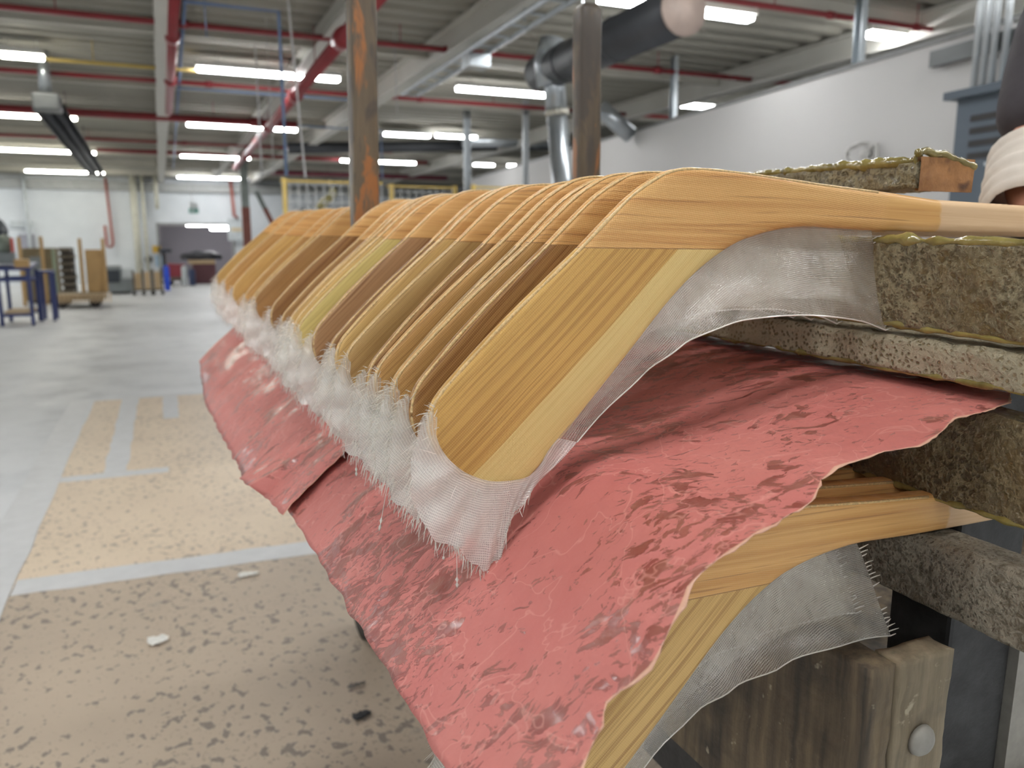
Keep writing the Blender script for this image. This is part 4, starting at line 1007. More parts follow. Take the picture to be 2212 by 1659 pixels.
m = MB(); m.box(x1_ - .8, on_part(2010, 112, .07)[0], -.075, -.02, PZ - .16, PZ - .06, PM); o = fixnormals(m.build('strut_rail', simple('dark_strut', srgb(96, 98, 98), .4, .4))); tag(o, 'dark strut rail fixed along the partition top behind the conduits', 'rail')
# hose hook
x_, z_ = on_part(1855, 333, .06); pts = []
hk = empty('hose_hook', tuple(PM @ Vector((x_, -.05, z_))), 'white wall hook with a loop of hose on the partition', 'hook'); base = hk.location.copy()
def ring(rx, rz, cx, cz, a0, a1, n=20): return [PM @ Vector((x_ + cx + rx * math.cos(a0 + (a1 - a0) * k / n), -.06 - .02 * math.sin(k * .7), z_ + cz + rz * math.sin(a0 + (a1 - a0) * k / n))) - base for k in range(n + 1)]
M_hose = simple('pale_hose', srgb(196, 194, 190), .45)
m = MB(); m.tube(ring(.12, .075, 0, 0, 0, 2 * math.pi), .012, 8); m.build('hose_loop', M_hose, hk, True)
m = MB(); m.tube(ring(.15, .10, -.03, -.02, .3, 2.6), .012, 8); m.build('hose_loop', M_hose, hk, True)
m = MB(); m.tube([PM @ Vector((x_ - .18, -.05, z_ - .14)) - base, PM @ Vector((x_ - .17, -.05, z_ + .06)) - base], .016, 8); m.build('bracket', M_hose, hk, True)
m = MB(); m.tube([PM @ Vector((x_ - .05, -.005, z_ + .0)) - base, PM @ Vector((x_ - .05, -.07, z_ + .0)) - base], .03, 10); m.build('wall_mount', M_hose, hk, True)

for k_, (p_, q_) in enumerate((((884, 364), (922, 346)), ((938, 352), (978, 333)))):
    P0 = onY(*p_, 24.0); P1 = onY(*q_, 24.0); e = empty('angled_lamp', tuple(P0), ('lower', 'upper')[k_] + ' of two slanted strip lamps far behind the taller stake', 'light')
    v_ = Vector(P1) - Vector(P0)
    m = MB(); m.tube([(0, 0, 0), v_], .06, 10); m.build('tube', M_tube, e, True)
    m = MB(); m.tube([Vector((0, .06, .06)), v_ + Vector((0, .06, .06))], .05, 8); m.build('housing', M_fix, e, True)
    m = MB(); m.tube([v_ * .5 + Vector((0, .06, .1)), Vector((v_.x * .5, .06, CEIL - P0[2]))], .012, 6); m.build('hanger', M_fix, e)
# ------------------------------------------------------------------ taped floor sheets
def sheet_mat(nm, c0, c1):
    g = G(nm); c = g.coord()
    n = g.noise(c, 1.3, 4, .6)
    col = g.mix(g.ramp(n, .3, .7), c0, c1)
    w = g.comb(g.dot(c, (1, .3, 0)), g.dot(c, (-.3, .8, 0)), 0.0)
    dens = g.ramp(g.noise(c, 2.0, 2), .3, .7, -.05, .045)
    s1 = g.ramp(g.math('ADD', g.noise(w, 32, 3, .55, .2), dens), .585, .62)
    s2 = g.ramp(g.math('ADD', g.noise(w, 70, 3, .6), dens), .61, .64)
    s3 = g.ramp(g.noise(w, 9, 3, .6, .5), .66, .72)
    col = g.mix(g.math('MULTIPLY', s1, .56 if 'worn' not in nm else .75), col, srgb(112, 104, 98))
    col = g.mix(g.math('MULTIPLY', s2, .42), col, srgb(128, 112, 96))
    col = g.mix(g.math('MULTIPLY', s3, .4), col, srgb(146, 140, 132))
    return g.done(g.pbsdf(col, .5, 0, g.bump(g.noise(w, 24, 3), .3, .003)))
M_sheet = sheet_mat('taped_tan_hardboard', srgb(226, 206, 180), srgb(208, 188, 164)); M_sheet_worn = sheet_mat('worn_tan_hardboard', srgb(196, 178, 156), srgb(176, 160, 142))
M_tape = simple('grey_floor_tape', srgb(206, 206, 206), .5, var=.06, scale=12)
O_ = Vector(onZ(-45, 1283, 0)); ey = (Vector(onZ(172, 868, 0)) - O_); ylen = ey.length; ey.normalize(); ex = Vector((ey.y, -ey.x, 0))
def fxy(px): q = Vector(onZ(px[0], px[1], 0)) - O_; return q.dot(ex), q.dot(ey)
FMX = Matrix(((ex.x, ey.x, 0, O_.x), (ex.y, ey.y, 0, O_.y), (0, 0, 1, 0), (0, 0, 0, 1)))
y1 = fxy((620, 1192))[1]; y2 = fxy((300, 1022))[1]; y3 = ylen; xv = fxy((264, 950))[0]; xw = fxy((368, 872))[0]
fc = empty('floor_covering', M=FMX, label='tan hardboard sheets taped down over the concrete beside the cart', cat='floor covering')
def frect(m, x0, x1, y0, y1, z0, z1): m.box(x0, x1, y0, y1, z0, z1)
slope = y1 / fxy((620, 1192))[0]
for (xa, xb, ya, yb) in ((.03, 1.22, -2.4, -.004), (1.225, 2.44, -2.4, -.004), (.03, 1.22, .002, y2 - .003), (1.225, 2.44, .002, y2 - .003), (.03, xv - .01, y2 + .003, y3), (xv + .012, 1.30, y2 + .003, y3), (1.305, 2.44, y2 + .003, y3)):
    m = MB(); k0, k1 = (0.0, slope) if ya < -1 else ((slope, 0.0) if yb < y2 and ya < y2 / 2 else (0.0, 0.0))
    q_ = [(xa, ya + k0 * xa), (xb, ya + k0 * xb), (xb, yb + k1 * xb), (xa, yb + k1 * xa)]
    m.add([(x, y, z) for z in (0, .004) for x, y in q_], [(3, 2, 1, 0), (4, 5, 6, 7), (0, 1, 5, 4), (1, 2, 6, 5), (2, 3, 7, 6), (3, 0, 4, 7)]); m.build('hardboard_sheet', M_sheet if ya > -1 else M_sheet_worn, fc)
slope = y1 / fxy((620, 1192))[0]
for (x0, x1_, y0_, y1_, rot) in ((-.06, .10, -2.4, y3 + .05, 0), (.10, 2.4, -.07, .07, slope), (.10, xv + .25, y2 - .05, y2 + .05, 0), (xv - .055, xv + .055, y2 + .05, y3, 0), (xw - .05, xw + .05, y3 - .9, y3, 0), (.10, 1.9, y3 - .04, y3 + .06, 0)):
    m = MB(); nn = 24
    M_ = Matrix.Rotation(math.atan(rot), 4, 'Z') if rot else Matrix.Identity(4)
    if (x1_ - x0) > (y1_ - y0_):
        P = [[tuple(M_ @ Vector((x0 + (x1_ - x0) * i / nn, (y0_ if j == 0 else y1_) + .012 * noise.noise((i * .7, j * 9, x0)), .0052))) for j in (0, 1)] for i in range(nn + 1)]
    else:
        P = [[tuple(M_ @ Vector(((x0 if j == 0 else x1_) + .012 * noise.noise((i * .7, j * 9, y0_)), y0_ + (y1_ - y0_) * i / nn, .0055 if x0 > 0 else .0058))) for j in (0, 1)] for i in range(nn + 1)]
    m.grid(P); o = m.build('tape_strip', M_tape, fc)
    md = o.modifiers.new('t', 'SOLIDIFY'); md.thickness = .001; md.offset = 1
def scrap(px, sx, sy, mat, label, seed, rz=0):
    P = onZ(*px, .0062); m = MB(); rows = []
    for i in range(7):
        rows.append([(sx * (i / 6 - .5) * (1 - .5 * abs(j / 4 - .5)), sy * (j / 4 - .5) * (1 - .3 * (i / 6)), .004 + .012 * abs(noise.noise((i * .5 + seed, j * .6, 1)))) for j in range(5)])
    m.grid(rows); o = m.build('floor_scrap', mat, None, True); o.location = P; o.rotation_euler = (0, 0, rz)
    md = o.modifiers.new('t', 'SOLIDIFY'); md.thickness = .002; tag(o, label, 'scrap')
M_scrap = simple('white_scrap', srgb(236, 234, 226), .5); M_scrapk = simple('black_scrap', srgb(44, 44, 46), .5)
scrap((537, 1244), .075, .03, M_scrap, 'curled white offcut on the tan floor sheet near the tape', 1, .1)
scrap((342, 1386), .06, .05, M_scrap, 'small white flake on the tan floor sheet, lower of the two', 2, .3)
scrap((782, 1549), .05, .028, M_scrapk, 'black scrap on the floor beside the pink paper', 3, .2)
scrap((770, 1484), .05, .015, simple('grey_scrap', srgb(118, 112, 106), .6), 'thin grey scrap on the floor just above the black one', 4, .1)

# ------------------------------------------------------------------ things along the far wall and on the aisle
def stand(x0, y0, x1, y1):
    """box seen at these pixels standing on the floor -> X0, X1, Y, top Z"""
    A = onZ(x0, y1, 0); Y = A[1]; B = onY(x1, y1, Y); t = onY((x0 + x1) / 2, y0, Y); return A[0], B[0], Y, t[2]
M_navy = simple('navy_steel', srgb(42, 56, 110), .4, var=.1)
M_tan = simple('tan_ply', srgb(180, 146, 96), .55, var=.1, scale=4)
M_card = simple('pale_cardboard', srgb(198, 172, 134), .7, var=.06)
M_mach = simple('machine_grey', srgb(124, 130, 132), .5, var=.1)
M_machd = simple('machine_dark', srgb(50, 56, 64), .4, var=.2)
M_crate = old_wood('old_crate_ply', srgb(128, 112, 84), srgb(108, 96, 72), srgb(140, 134, 110), (0, 0, 1), .7)
M_pale = simple('pale_grey_metal', srgb(198, 204, 206), .5)
# navy work table
x0, x1, Y, zt = stand(6, 600, 73, 705)
tb = empty('work_table', ((x0 + x1) / 2, Y, 0), 'navy blue steel work table with a plywood lower shelf', 'table'); hw = (x1 - x0) / 2; dp_ = .75; s_ = .045
for sx in (-1, 1):
    for sy in (0, 1):
        m = MB(); m.box(sx * hw - s_ / 2, sx * hw + s_ / 2, sy * dp_ - s_ / 2, sy * dp_ + s_ / 2, 0, zt + .1); m.build('leg', M_navy, tb)
m = MB(); m.box(-hw + .023, hw - .023, -.02, .02, zt - .05, zt); m.box(-hw + .023, hw - .023, dp_ - .02, dp_ + .02, zt - .05, zt); m.box(-hw - .02, -hw + .02, .023, dp_ - .023, zt - .05, zt); m.box(hw - .02, hw + .02, .023, dp_ - .023, zt - .05, zt); m.build('rail', M_navy, tb)
m = MB(); m.box(-hw + .03, hw - .03, .03, dp_ - .03, .17, .20); m.build('shelf', M_card, tb)
m = MB(); m.box(-hw + .023, hw - .023, -.02, .02, .13, .169); m.box(-hw + .023, hw - .023, dp_ - .02, dp_ + .02, .13, .169); m.build('shelf_rail', M_navy, tb)
m = MB(); m.add([(-hw - .03, -.03, zt + .101), (hw + .03, -.03, zt + .101), (hw + .03, dp_ + .03, zt + .16), (-hw - .03, dp_ + .03, zt + .16), (-hw - .03, -.03, zt + .141), (hw + .03, -.03, zt + .141), (hw + .03, dp_ + .03, zt + .20), (-hw - .03, dp_ + .03, zt + .20)], [(0, 3, 2, 1), (4, 5, 6, 7), (0, 1, 5, 4), (1, 2, 6, 5), (2, 3, 7, 6), (3, 0, 4, 7)]); m.build('top', M_navy, tb)
topz = zt + .21
mt = empty('sanding_machine', (tb.location.x - .12, Y + .3, zt + .19), 'grey machine with a dark round guard on the navy table', 'machine')
m = MB(); m.bevbox(-.16, .12, -.13, .13, 0, .16, .02); m.build('base', M_mach, mt)
m = MB(); m.lathe([(.09, 0), (.13, .03), (.14, .12), (.11, .22), (.04, .25)], 18, Matrix.Translation((-.02, 0, .16))); m.build('motor', simple('green_grey_motor', srgb(120, 130, 120), .5, var=.2), mt, True)
m = MB(); m.lathe([(.02, -.04), (.15, -.035), (.16, 0), (.15, .035), (.02, .04)], 20, Matrix.Translation((-.06, .02, .50)) @ Matrix.Rotation(1.1, 4, 'Y') @ Matrix.Rotation(.5, 4, 'X')); m.build('round_guard', M_machd, mt, True)
m = MB(); m.box(-.03, .02, .0, .05, .38, .50); m.build('column', M_mach, mt)
m = MB(); m.box(.10, .14, -.12, -.09, .16, .36); m.build('red_guard', simple('red_guard', srgb(196, 84, 74), .5), mt)
bx = MB(); bx.bevbox(-.09, .09, -.06, .06, 0, .11, .015); o = bx.build('wood_offcut', M_tan, None); o.location = (tb.location.x + .12, Y + .02, zt + .145); o.rotation_euler = (math.atan2(.059, dp_), 0, 0); tag(o, 'brown wood offcut lying at the front edge of the navy table', 'offcut')
# second navy frame just behind
o2 = empty('side_frame', (onZ(92, 694, 0)[0], onZ(92, 694, 0)[1], 0), 'narrow navy steel frame standing right behind the work table', 'frame')
zz = onY(90, 590, o2.location.y)[2]
for sx in (0, .16):
    for sy in (0, .4):
        m = MB(); m.box(sx - .02, sx + .02, sy - .02, sy + .02, 0, zz); m.build('leg', M_navy, o2)
m = MB(); m.box(-.02, .18, -.02, .42, zz, zz + .035); m.build('top', M_navy, o2)
# tall old crate cabinet, rack of dark boards, poles
x0, x1, Y, zt = stand(58, 536, 128, 656)
cr = empty('crate_cabinet', ((x0 + x1) / 2, Y, 0), 'tall old plywood cabinet with a grey square panel', 'cabinet'); hw = (x1 - x0) / 2
m = MB(); m.bevbox(-hw, hw, 0, .7, .04, zt, .015); m.build('body', M_crate, cr)
m = MB(); m.box(-hw + .12, hw * .35, -.02, -.001, zt - .55, zt - .16); m.build('grey_panel', M_mach, cr)
m = MB(); m.box(hw - .05, hw + .01, -.04, -.001, .04, zt - .02); m.build('green_edge_strip', simple('green_grey_edge', srgb(150, 164, 140), .6), cr)
m = MB(); m.box(-hw + .05, hw - .05, .05, .65, 0, .039); m.build('plinth', M_dark, cr)
x0, x1, Y, zt = stand(134, 536, 160, 648)
rk = empty('board_rack', ((x0 + x1) / 2, Y + .2, 0), 'rack of dark boards with gaps beside the old cabinet', 'rack'); hw = (x1 - x0) / 2
for q in range(7):
    z = .12 + q * (zt - .2) / 6
    m = MB(); m.bevbox(-hw, hw + .02 * (q % 3), 0, .5, z, z + .09, .01); m.build('shelf_board', simple('dark_board', srgb(104, 96, 84), .6, var=.2) if q == 0 else bpy.data.materials['dark_board'], rk)
m = MB(); m.box(-hw, hw, .55, .57, .05, zt); m.build('gap_shade_panel', M_dark, rk)  # dark sheet added behind the boards so the gaps look shaded
for sx in (-1, 1):
    m = MB(); m.box(sx * hw - .015, sx * hw + .015, .51, .549, 0, zt); m.build('upright', M_dark, rk)
for (px, yt, yb, lab) in ((55, 512, 655, 'wooden pole at the front corner of the old cabinet'), (102, 511, 652, 'wooden pole beside the grey square panel of the old cabinet')):
    A = onZ(px, yb + 6, 0); zt_ = onY(px, yt, A[1])[2]; m = MB(); m.box(-.028, .028, -.028, .028, 0, zt_); o = m.build('wooden_pole', M_tan); o.location = (A[0], A[1], 0); tag(o, lab, 'pole')
# small cart with a row of blades, ply panel and posts
x0, x1, Y, zt = stand(117, 628, 243, 667)
sc = empty('flat_cart', ((x0 + x1) / 2, Y, 0), 'low flat cart with posts and iron wheels carrying pale blades', 'cart'); hw = (x1 - x0) / 2; dep = 1.0
zd = onY(180, 637, Y)[2]
m = MB(); m.box(-hw, hw - .12, 0, dep, zd - .09, zd); m.build('deck', M_crate, sc)
for sx in (-hw + .12, hw - .28):
    for sy in (.08, dep - .08):
        m = MB(); m.lathe([(.03, -.03), (.08, -.035), (.095, -.02), (.095, .02), (.08, .035), (.03, .03)], 18, Matrix.Translation((sx, sy, .095)) @ Matrix.Rotation(math.pi / 2, 4, 'X')); m.build('wheel', M_dark, sc, True)
        m = MB(); m.box(sx - .03, sx + .03, sy + .036, sy + .07, .10, zd - .091) if sy < .5 else m.box(sx - .03, sx + .03, sy - .07, sy - .036, .10, zd - .091); m.build('wheel_fork', M_dark, sc)
for px in (171, 221):
    P = onY(px, 515, Y + dep - .1); m = MB(); m.box(P[0] - sc.location.x - .03, P[0] - sc.location.x + .03, dep - .13, dep - .07, zd + .001, P[2]); m.build('post', M_tan, sc)
P = onY(183, 539, Y + dep); Q = onY(229, 625, Y + dep)
m = MB(); m.box(P[0], Q[0], Y + dep - .06, Y + dep - .03, zd + .002, P[2]); o = m.build('plywood_panel', M_tan); tag(o, 'upright tan plywood panel leaning on the flat cart posts', 'panel')
n = 15
M_lb = simple('pale_blade_wood', srgb(206, 178, 140), .5, var=.1)
me = None
for k in range(n):
    if me is None:
        m = MB(); pr = [(0, .10), (.18, .12), (.28, .10), (.34, .0), (.36, -.14), (.30, -.16), (.24, -.02), (.16, .04), (0, .05)]
        m.add([(x * .62 - .06, 0, z * .62) for x, z in pr] + [(x * .62 - .06, .02, z * .62) for x, z in pr], [tuple(range(len(pr)))[::-1], tuple(range(len(pr), 2 * len(pr)))] + [(i, (i + 1) % len(pr), (i + 1) % len(pr) + len(pr), i + len(pr)) for i in range(len(pr))]); me = m.mesh('bare_hockey_stick', M_lb)
    o = link('bare_hockey_stick', me); f = k / (n - 1)
    o.location = (sc.location.x - hw + .06 + (2 * hw - .08) * f, Y - .12 + .05 * f, zd - .035); o.rotation_euler = (0, 0, -math.pi / 2)
    tag(o, ORD[k] + ' bare pale stick in the row on the low flat cart, counted from the aisle'+'', 'hockey stick', 'bare blades on the flat cart')
# grey machine with a dark window, trolleys, barrel
x0, x1, Y, zt = stand(230, 575, 292, 636)
gm = empty('control_machine', ((x0 + x1) / 2, Y, 0), 'low grey machine with a dark window by the far wall', 'machine'); hw = (x1 - x0) / 2
m = MB(); m.bevbox(-hw, hw, 0, .8, .05, zt * .55, .02); m.build('base', M_mach, gm)
m = MB(); m.bevbox(-hw, hw * .1, 0, .7, zt * .551, zt, .02); m.build('head', M_mach, gm)
m = MB(); m.box(-hw + .05, hw * .02, -.02, -.001, zt * .42, zt * .86); m.build('dark_window', M_machd, gm)
m = MB(); m.bevbox(hw * .12, hw, .05, .7, zt * .551, zt * .9, .02); m.build('pale_panel', M_pale, gm)
m = MB(); m.box(-hw + .1, hw - .1, .05, .7, 0, .049); m.build('foot', M_dark, gm)
for k, (xa, xb, ya, yb) in enumerate(((291, 311, 586, 634), (312, 330, 583, 634), (333, 352, 583, 633))):
    x0, x1, Y, zt = stand(xa, ya, xb, yb + 4)
    tr = empty('panel_trolley', ((x0 + x1) / 2, Y, 0), ('first', 'second', 'third')[k] + ' pale panelled trolley counted from the low grey machine', 'trolley', 'pale panelled trolleys by the far wall'); hw = (x1 - x0) / 2
    m = MB(); m.box(-hw + .03, hw - .03, -.01, .01, .14, zt - .04); m.build('panel', M_card, tr)
    for sx in (-1, 1):
        m = MB(); m.box(sx * hw - .022, sx * hw + .022, -.03, .03, .08, zt + .02); m.build('upright', simple('bronze_post', srgb(98, 88, 72), .5) if k == 0 and sx == -1 else bpy.data.materials['bronze_post'], tr)
        m = MB(); m.lathe([(.02, -.015), (.04, -.018), (.04, .018), (.02, .015)], 12, Matrix.Translation((sx * hw, 0, .04)) @ Matrix.Rotation(math.pi / 2, 4, 'X')); m.build('caster', M_dark, tr, True)
        m = MB(); m.box(sx * hw - .03, sx * hw + .03, -.3, .3, .0805, .12) if False else m.box(-hw, hw, -.025, .025, .10, .139); m.build('rail', bpy.data.materials['bronze_post'], tr) if sx == 1 else None
def barrel(x0, y0, x1, y1, mat, label, name='barrel', lid=None):
    a, b, Y, zt = stand(x0, y0, x1, y1); r = (b - a) / 2
    e = empty(name, ((a + b) / 2, Y + r, 0), label, name)
    m = MB(); m.lathe([(r * .9, 0), (r, .04), (r, zt * .32), (r * 1.04, zt * .34), (r, zt * .36), (r, zt * .65), (r * 1.04, zt * .67), (r, zt * .69), (r, zt - .05), (r * .92, zt)], 20); m.build('drum', mat, e, True)
    m = MB(); m.lathe([(r * .55, zt + .001), (r * .55, zt + .02), (r * .2, zt + .03)], 14); m.build('lid', lid or mat, e, True)
M_bb = simple('blue_plastic', srgb(44, 84, 214), .35, var=.05)
barrel(356, 576, 369, 628, M_bb, 'bright blue barrel at the edge of the doorway')
barrel(409, 583, 424, 617, simple('navy_plastic', srgb(50, 62, 96), .4), 'dark navy barrel inside the back room')
barrel(394, 576, 407, 617, M_pale, 'small white drum inside the back room')
# seen through the doorway
x0, x1, Y, zt = stand(366, 572, 404, 617)
rc = empty('red_bin_cart', ((x0 + x1) / 2, Y, 0), 'dark red tipping bin cart inside the back room', 'cart'); hw = (x1 - x0) / 2
M_red2 = simple('dark_red_paint', srgb(140, 44, 56), .45)
m = MB(); m.add([(-hw, 0, zt * .42), (hw * .6, 0, zt * .42), (hw, 0, zt * 1.0), (-hw, 0, zt * 1.05), (-hw, .8, zt * .42), (hw * .6, .8, zt * .42), (hw, .8, zt), (-hw, .8, zt * 1.05)], [(0, 1, 2, 3), (7, 6, 5, 4), (0, 4, 5, 1), (1, 5, 6, 2), (2, 6, 7, 3), (3, 7, 4, 0)]); m.build('bin', M_red2, rc)
m = MB(); m.box(-hw + .04, hw * .7, .05, .75, .12, zt * .41); m.build('chassis', simple('brown_chassis', srgb(106, 92, 84), .6), rc)
for sx in (-.7, .6):
    for sy in (.1, .7):
        m = MB(); m.lathe([(.02, -.03), (.06, -.03), (.06, .03), (.02, .03)], 12, Matrix.Translation((sx * hw, sy, .06)) @ Matrix.Rotation(math.pi / 2, 4, 'X')); m.build('wheel', M_dark, rc, True)
x0, x1, Y, zt = stand(412, 563, 470, 615)
bt_ = empty('packing_bench', ((x0 + x1) / 2, Y + .4, 0), 'bench with a wooden top and maroon front inside the back room', 'bench'); hw = (x1 - x0) / 2
m = MB(); m.box(-hw, hw, 0, .8, zt - .10, zt); m.build('top', M_card, bt_)
m = MB(); m.box(-hw + .1, hw, .05, .75, 0, zt - .101); m.build('front', simple('maroon_front', srgb(104, 64, 70), .6), bt_)
m = MB()
bm = bmesh.new(); bmesh.ops.create_icosphere(bm, subdivisions=3, radius=1)
for p in bm.verts: p.co = Vector((p.co.x * .55, p.co.y * .3, max(0, p.co.z) ** .6 * .24)) * (1 + .22 * noise.noise(p.co * 2.2))
bm.verts.index_update(); m.add([p.co for p in bm.verts], [[q.index for q in f.verts] for f in bm.faces]); bm.free()
o = m.build('black_bag', simple('black_plastic', srgb(36, 36, 42), .4), None, True); o.location = (bt_.location.x - .0, bt_.location.y + .4, zt + .02); tag(o, 'black plastic bag heaped on the bench in the back room', 'bag')
x0, x1, Y, zt = stand(352, 538, 364, 612)
st_ = empty('drill_stand', ((x0 + x1) / 2, Y + .2, 0), 'dark slim stand with a wide head just inside the doorway', 'stand')
m = MB(); m.box(-.05, .05, 0, .1, .04, zt - .1); m.build('column', M_dark, st_)
m = MB(); m.bevbox(-.12, .22, -.05, .15, zt - .10, zt, .02); m.build('head', M_machd, st_)
m = MB(); m.box(-.14, .14, -.1, .2, 0, .039); m.build('base', M_dark, st_)
# on the far wall
def plate(x0, y0, x1, y1, dep, mat, name, label, cat, Y=WALLY):
    A = onY(x0, y1, Y - dep); B = onY(x1, y0, Y - dep); m = MB(); m.bevbox(A[0], B[0], Y - dep, Y - .001, A[2], B[2], min(.01, dep * .3)); o = m.build(name, mat); tag(o, label, cat); return o
plate(330, 531, 347, 546, .03, simple('yellow_sign', srgb(216, 176, 70), .5), 'wall_sign', 'small plain yellow sign on the far wall by the doorway', 'sign')
plate(337, 552, 352, 576, .02, simple('light_blue_notice', srgb(168, 198, 218), .5), 'wall_notice', 'light blue notice on the far wall below the yellow sign', 'notice')
A = onY(321, 560, WALLY - .08); m = MB(); m.lathe([(.02, 0), (.10, .0), (.11, .04), (.08, .079)], 18, Matrix.Translation((A[0], WALLY - .001, A[2])) @ Matrix.Rotation(math.pi / 2, 4, 'X')); o = m.build('wall_bell', M_dark, None, True); tag(o, 'black round bell on the far wall over the trolleys', 'bell')
plate(22, 478, 68, 490, .12, M_pale, 'wall_shelf_box', 'pale box shelf on the far wall above the navy table', 'box')
plate(46, 506, 72, 575, .25, simple('lilac_grey_board', srgb(150, 150, 160), .6), 'wall_cabinet', 'lilac grey cabinet on the far wall behind the old crates', 'cabinet')
pn_ = plate(494, 472, 528, 520, .14, M_pale, 'electric_panel', 'pale electric panel on the far wall beside the steel column', 'panel')
m = MB(); A = onY(500, 500, WALLY - .15); B = onY(522, 492, WALLY - .15); m.box(A[0], B[0], WALLY - .15, WALLY - .141, A[2], B[2]); o = m.build('label_strip', simple('beige_strip', srgb(206, 190, 160), .5), pn_)
# hanging exit sign
Y = WALLY - 1.6; A = onY(408, 461, Y); B = onY(428, 437, Y)
es = empty('exit_sign', ((A[0] + B[0]) / 2, Y, A[2]), 'white hanging exit box with a green panel above the doorway', 'sign'); hw = (B[0] - A[0]) / 2; hh = B[2] - A[2]
m = MB(); m.bevbox(-hw * .85, hw * .85, -.05, .05, hh * .45, hh, .01); m.build('housing', simple('sign_white', srgb(236, 240, 242), .4), es)
m = MB(); m.box(-hw, hw, -.012, .012, 0, hh * .449); m.build('green_panel', simple('sign_green', srgb(112, 172, 160), .4), es)
M_sw = bpy.data.materials['sign_white']
m = MB(); r_ = hh * .03; cx_, cz_ = -hw * .1, hh * .22
m.lathe([(.001, -.0005), (hh * .045, -.0005), (hh * .045, .0005), (.001, .0005)], 10, Matrix.Translation((cx_ + .02, -.0135, cz_ + hh * .14)) @ Matrix.Rotation(math.pi / 2, 4, 'X'))
for (ax_, az_, bx_, bz_) in ((cx_, cz_ + hh * .10, cx_ - .02, cz_), (cx_ - .02, cz_, cx_ + .04, cz_ - hh * .12), (cx_ - .02, cz_, cx_ - .09, cz_ - hh * .1), (cx_, cz_ + hh * .08, cx_ + .07, cz_ + hh * .03), (cx_, cz_ + hh * .08, cx_ - .07, cz_ + hh * .06)):
    m.tube([(ax_, -.0135, az_), (bx_, -.0135, bz_)], .008, 5)
m.build('running_man_symbol', M_sw, es)
m = MB(); m.tube([(0, 0, hh), (-.05, 0, hh + .25), (-.15, 0, CEIL - A[2])], .012, 6); m.build('hanging_wire', M_cable, es)
# red standpipes and cream downpipes on the far wall
def wallpts(P, dy=.12): return [tuple(onY(x, y, WALLY - dy)) for x, y in P]
pipe(wallpts([(227, 384), (244, 522), (243, 530), (239, 534), (234, 534), (231, 529), (226, 487)], .22), .036, M_rust, 'standpipe', 'rusty red standpipe with a hooked lower end on the far wall')
pipe(wallpts([(498, 388), (506, 466), (514, 470)], .22), .045, M_rust, 'standpipe', 'rusty red standpipe ending above the pale electric panel')
M_cream = simple('cream_pipe', srgb(206, 204, 188), .5)
for (xa, xb, yb, r, lab) in ((289, 303, 600, .10, 'wide cream column pipe on the far wall above the trolleys'), (311, 318, 585, .05, 'thin cream pipe next to the wide cream column'), (336, 341, 452, .06, 'cream pipe ending half way down near the doorway'), (62, 64, 560, .05, 'white pipe on the far wall above the old cabinet')):
    A = onY(xa, 414, WALLY - .1); B = onY(xb, yb, WALLY - .1); x = (A[0] + B[0]) / 2
    pipe([(x, WALLY - .25 - r, CEIL - .02), (x, WALLY - .25 - r, B[2])], r, M_cream if 'white' not in lab else M_pale, 'wall_pipe', lab)
# steel column with brace
x0, x1, Y, zt = stand(533, 340, 549, 640)
scn = empty('steel_column', ((x0 + x1) / 2, Y, 0), 'grey green steel column with a slanted brace and red oxide base', 'column'); hw = (x1 - x0) / 2
M_gg = simple('grey_green_steel', srgb(118, 126, 122), .5); M_ox = simple('red_oxide', srgb(124, 70, 58), .55)
zr = onY(540, 448, Y)[2]
m = MB(); m.box(-hw, hw, -hw, hw, zr, CEIL - .13); m.build('shaft', M_gg, scn)
m = MB(); m.box(-hw - .004, hw + .004, -hw - .004, hw + .004, 0, zr - .001); m.build('red_base', M_ox, scn)
Pq = onY(553, 412, Y); Pr = onY(582, 470, Y); v0 = Vector(Pq) - scn.location; v1 = Vector(Pr) - scn.location; v2 = v0 + (v1 - v0) * 2.6
m = MB(); m.tube([v0, v0.lerp(v2, .25)], .05, 8); m.build('brace', M_gg, scn, True)
m = MB(); m.tube([v0.lerp(v2, .25), v2], .05, 8); m.build('red_brace', M_ox, scn, True)
# yellow robot-cell fence
def fence(xa, xb, ytop, Y, posts, label, xe=None):
    A = onY(xa, ytop, Y); B = onY(xb, ytop, Y); zt = A[2]
    e = empty('safety_fence', (A[0], Y, 0), label, 'fence'); l = B[0] - A[0]
    m = MB(); m.box(0, l, -.015, .015, zt - .025, zt); m.build('top_rail', M_yel, e)
    m = MB(); m.box(0, l, -.015, .015, .12, .16); m.build('bottom_rail', M_yel, e)
    for px in posts:
        x = onY(px, ytop, Y)[0] - A[0]; m = MB(); m.box(x - .025, x + .025, -.041, .041, 0, zt + .02); m.build('post', M_yel, e)
    m = MB(); s = .11; x = s
    while x < l: m.box(x - .004, x + .004, -.004, .004, .161, zt - .041); x += s
    z = .25
    while z < zt - .05: m.box(0, l, -.004, .004, z - .004, z + .004); z += s
    o = m.build('mesh_panel', simple('mesh_grey', srgb(212, 214, 212), .5) if 'mesh_grey' not in bpy.data.materials else bpy.data.materials['mesh_grey'], e); o['kind'] = 'stuff'
fence(606, 826, 388, 11.0, (613, 760), 'yellow wire mesh safety fence behind the taller stake')
fence(835, 982, 400, 12.0, (845, 982), 'yellow topped mesh fence between the stakes')
fence(1020, 1100, 402, 10.8, (1022, 1100), 'yellow mesh fence section close to the partition end')
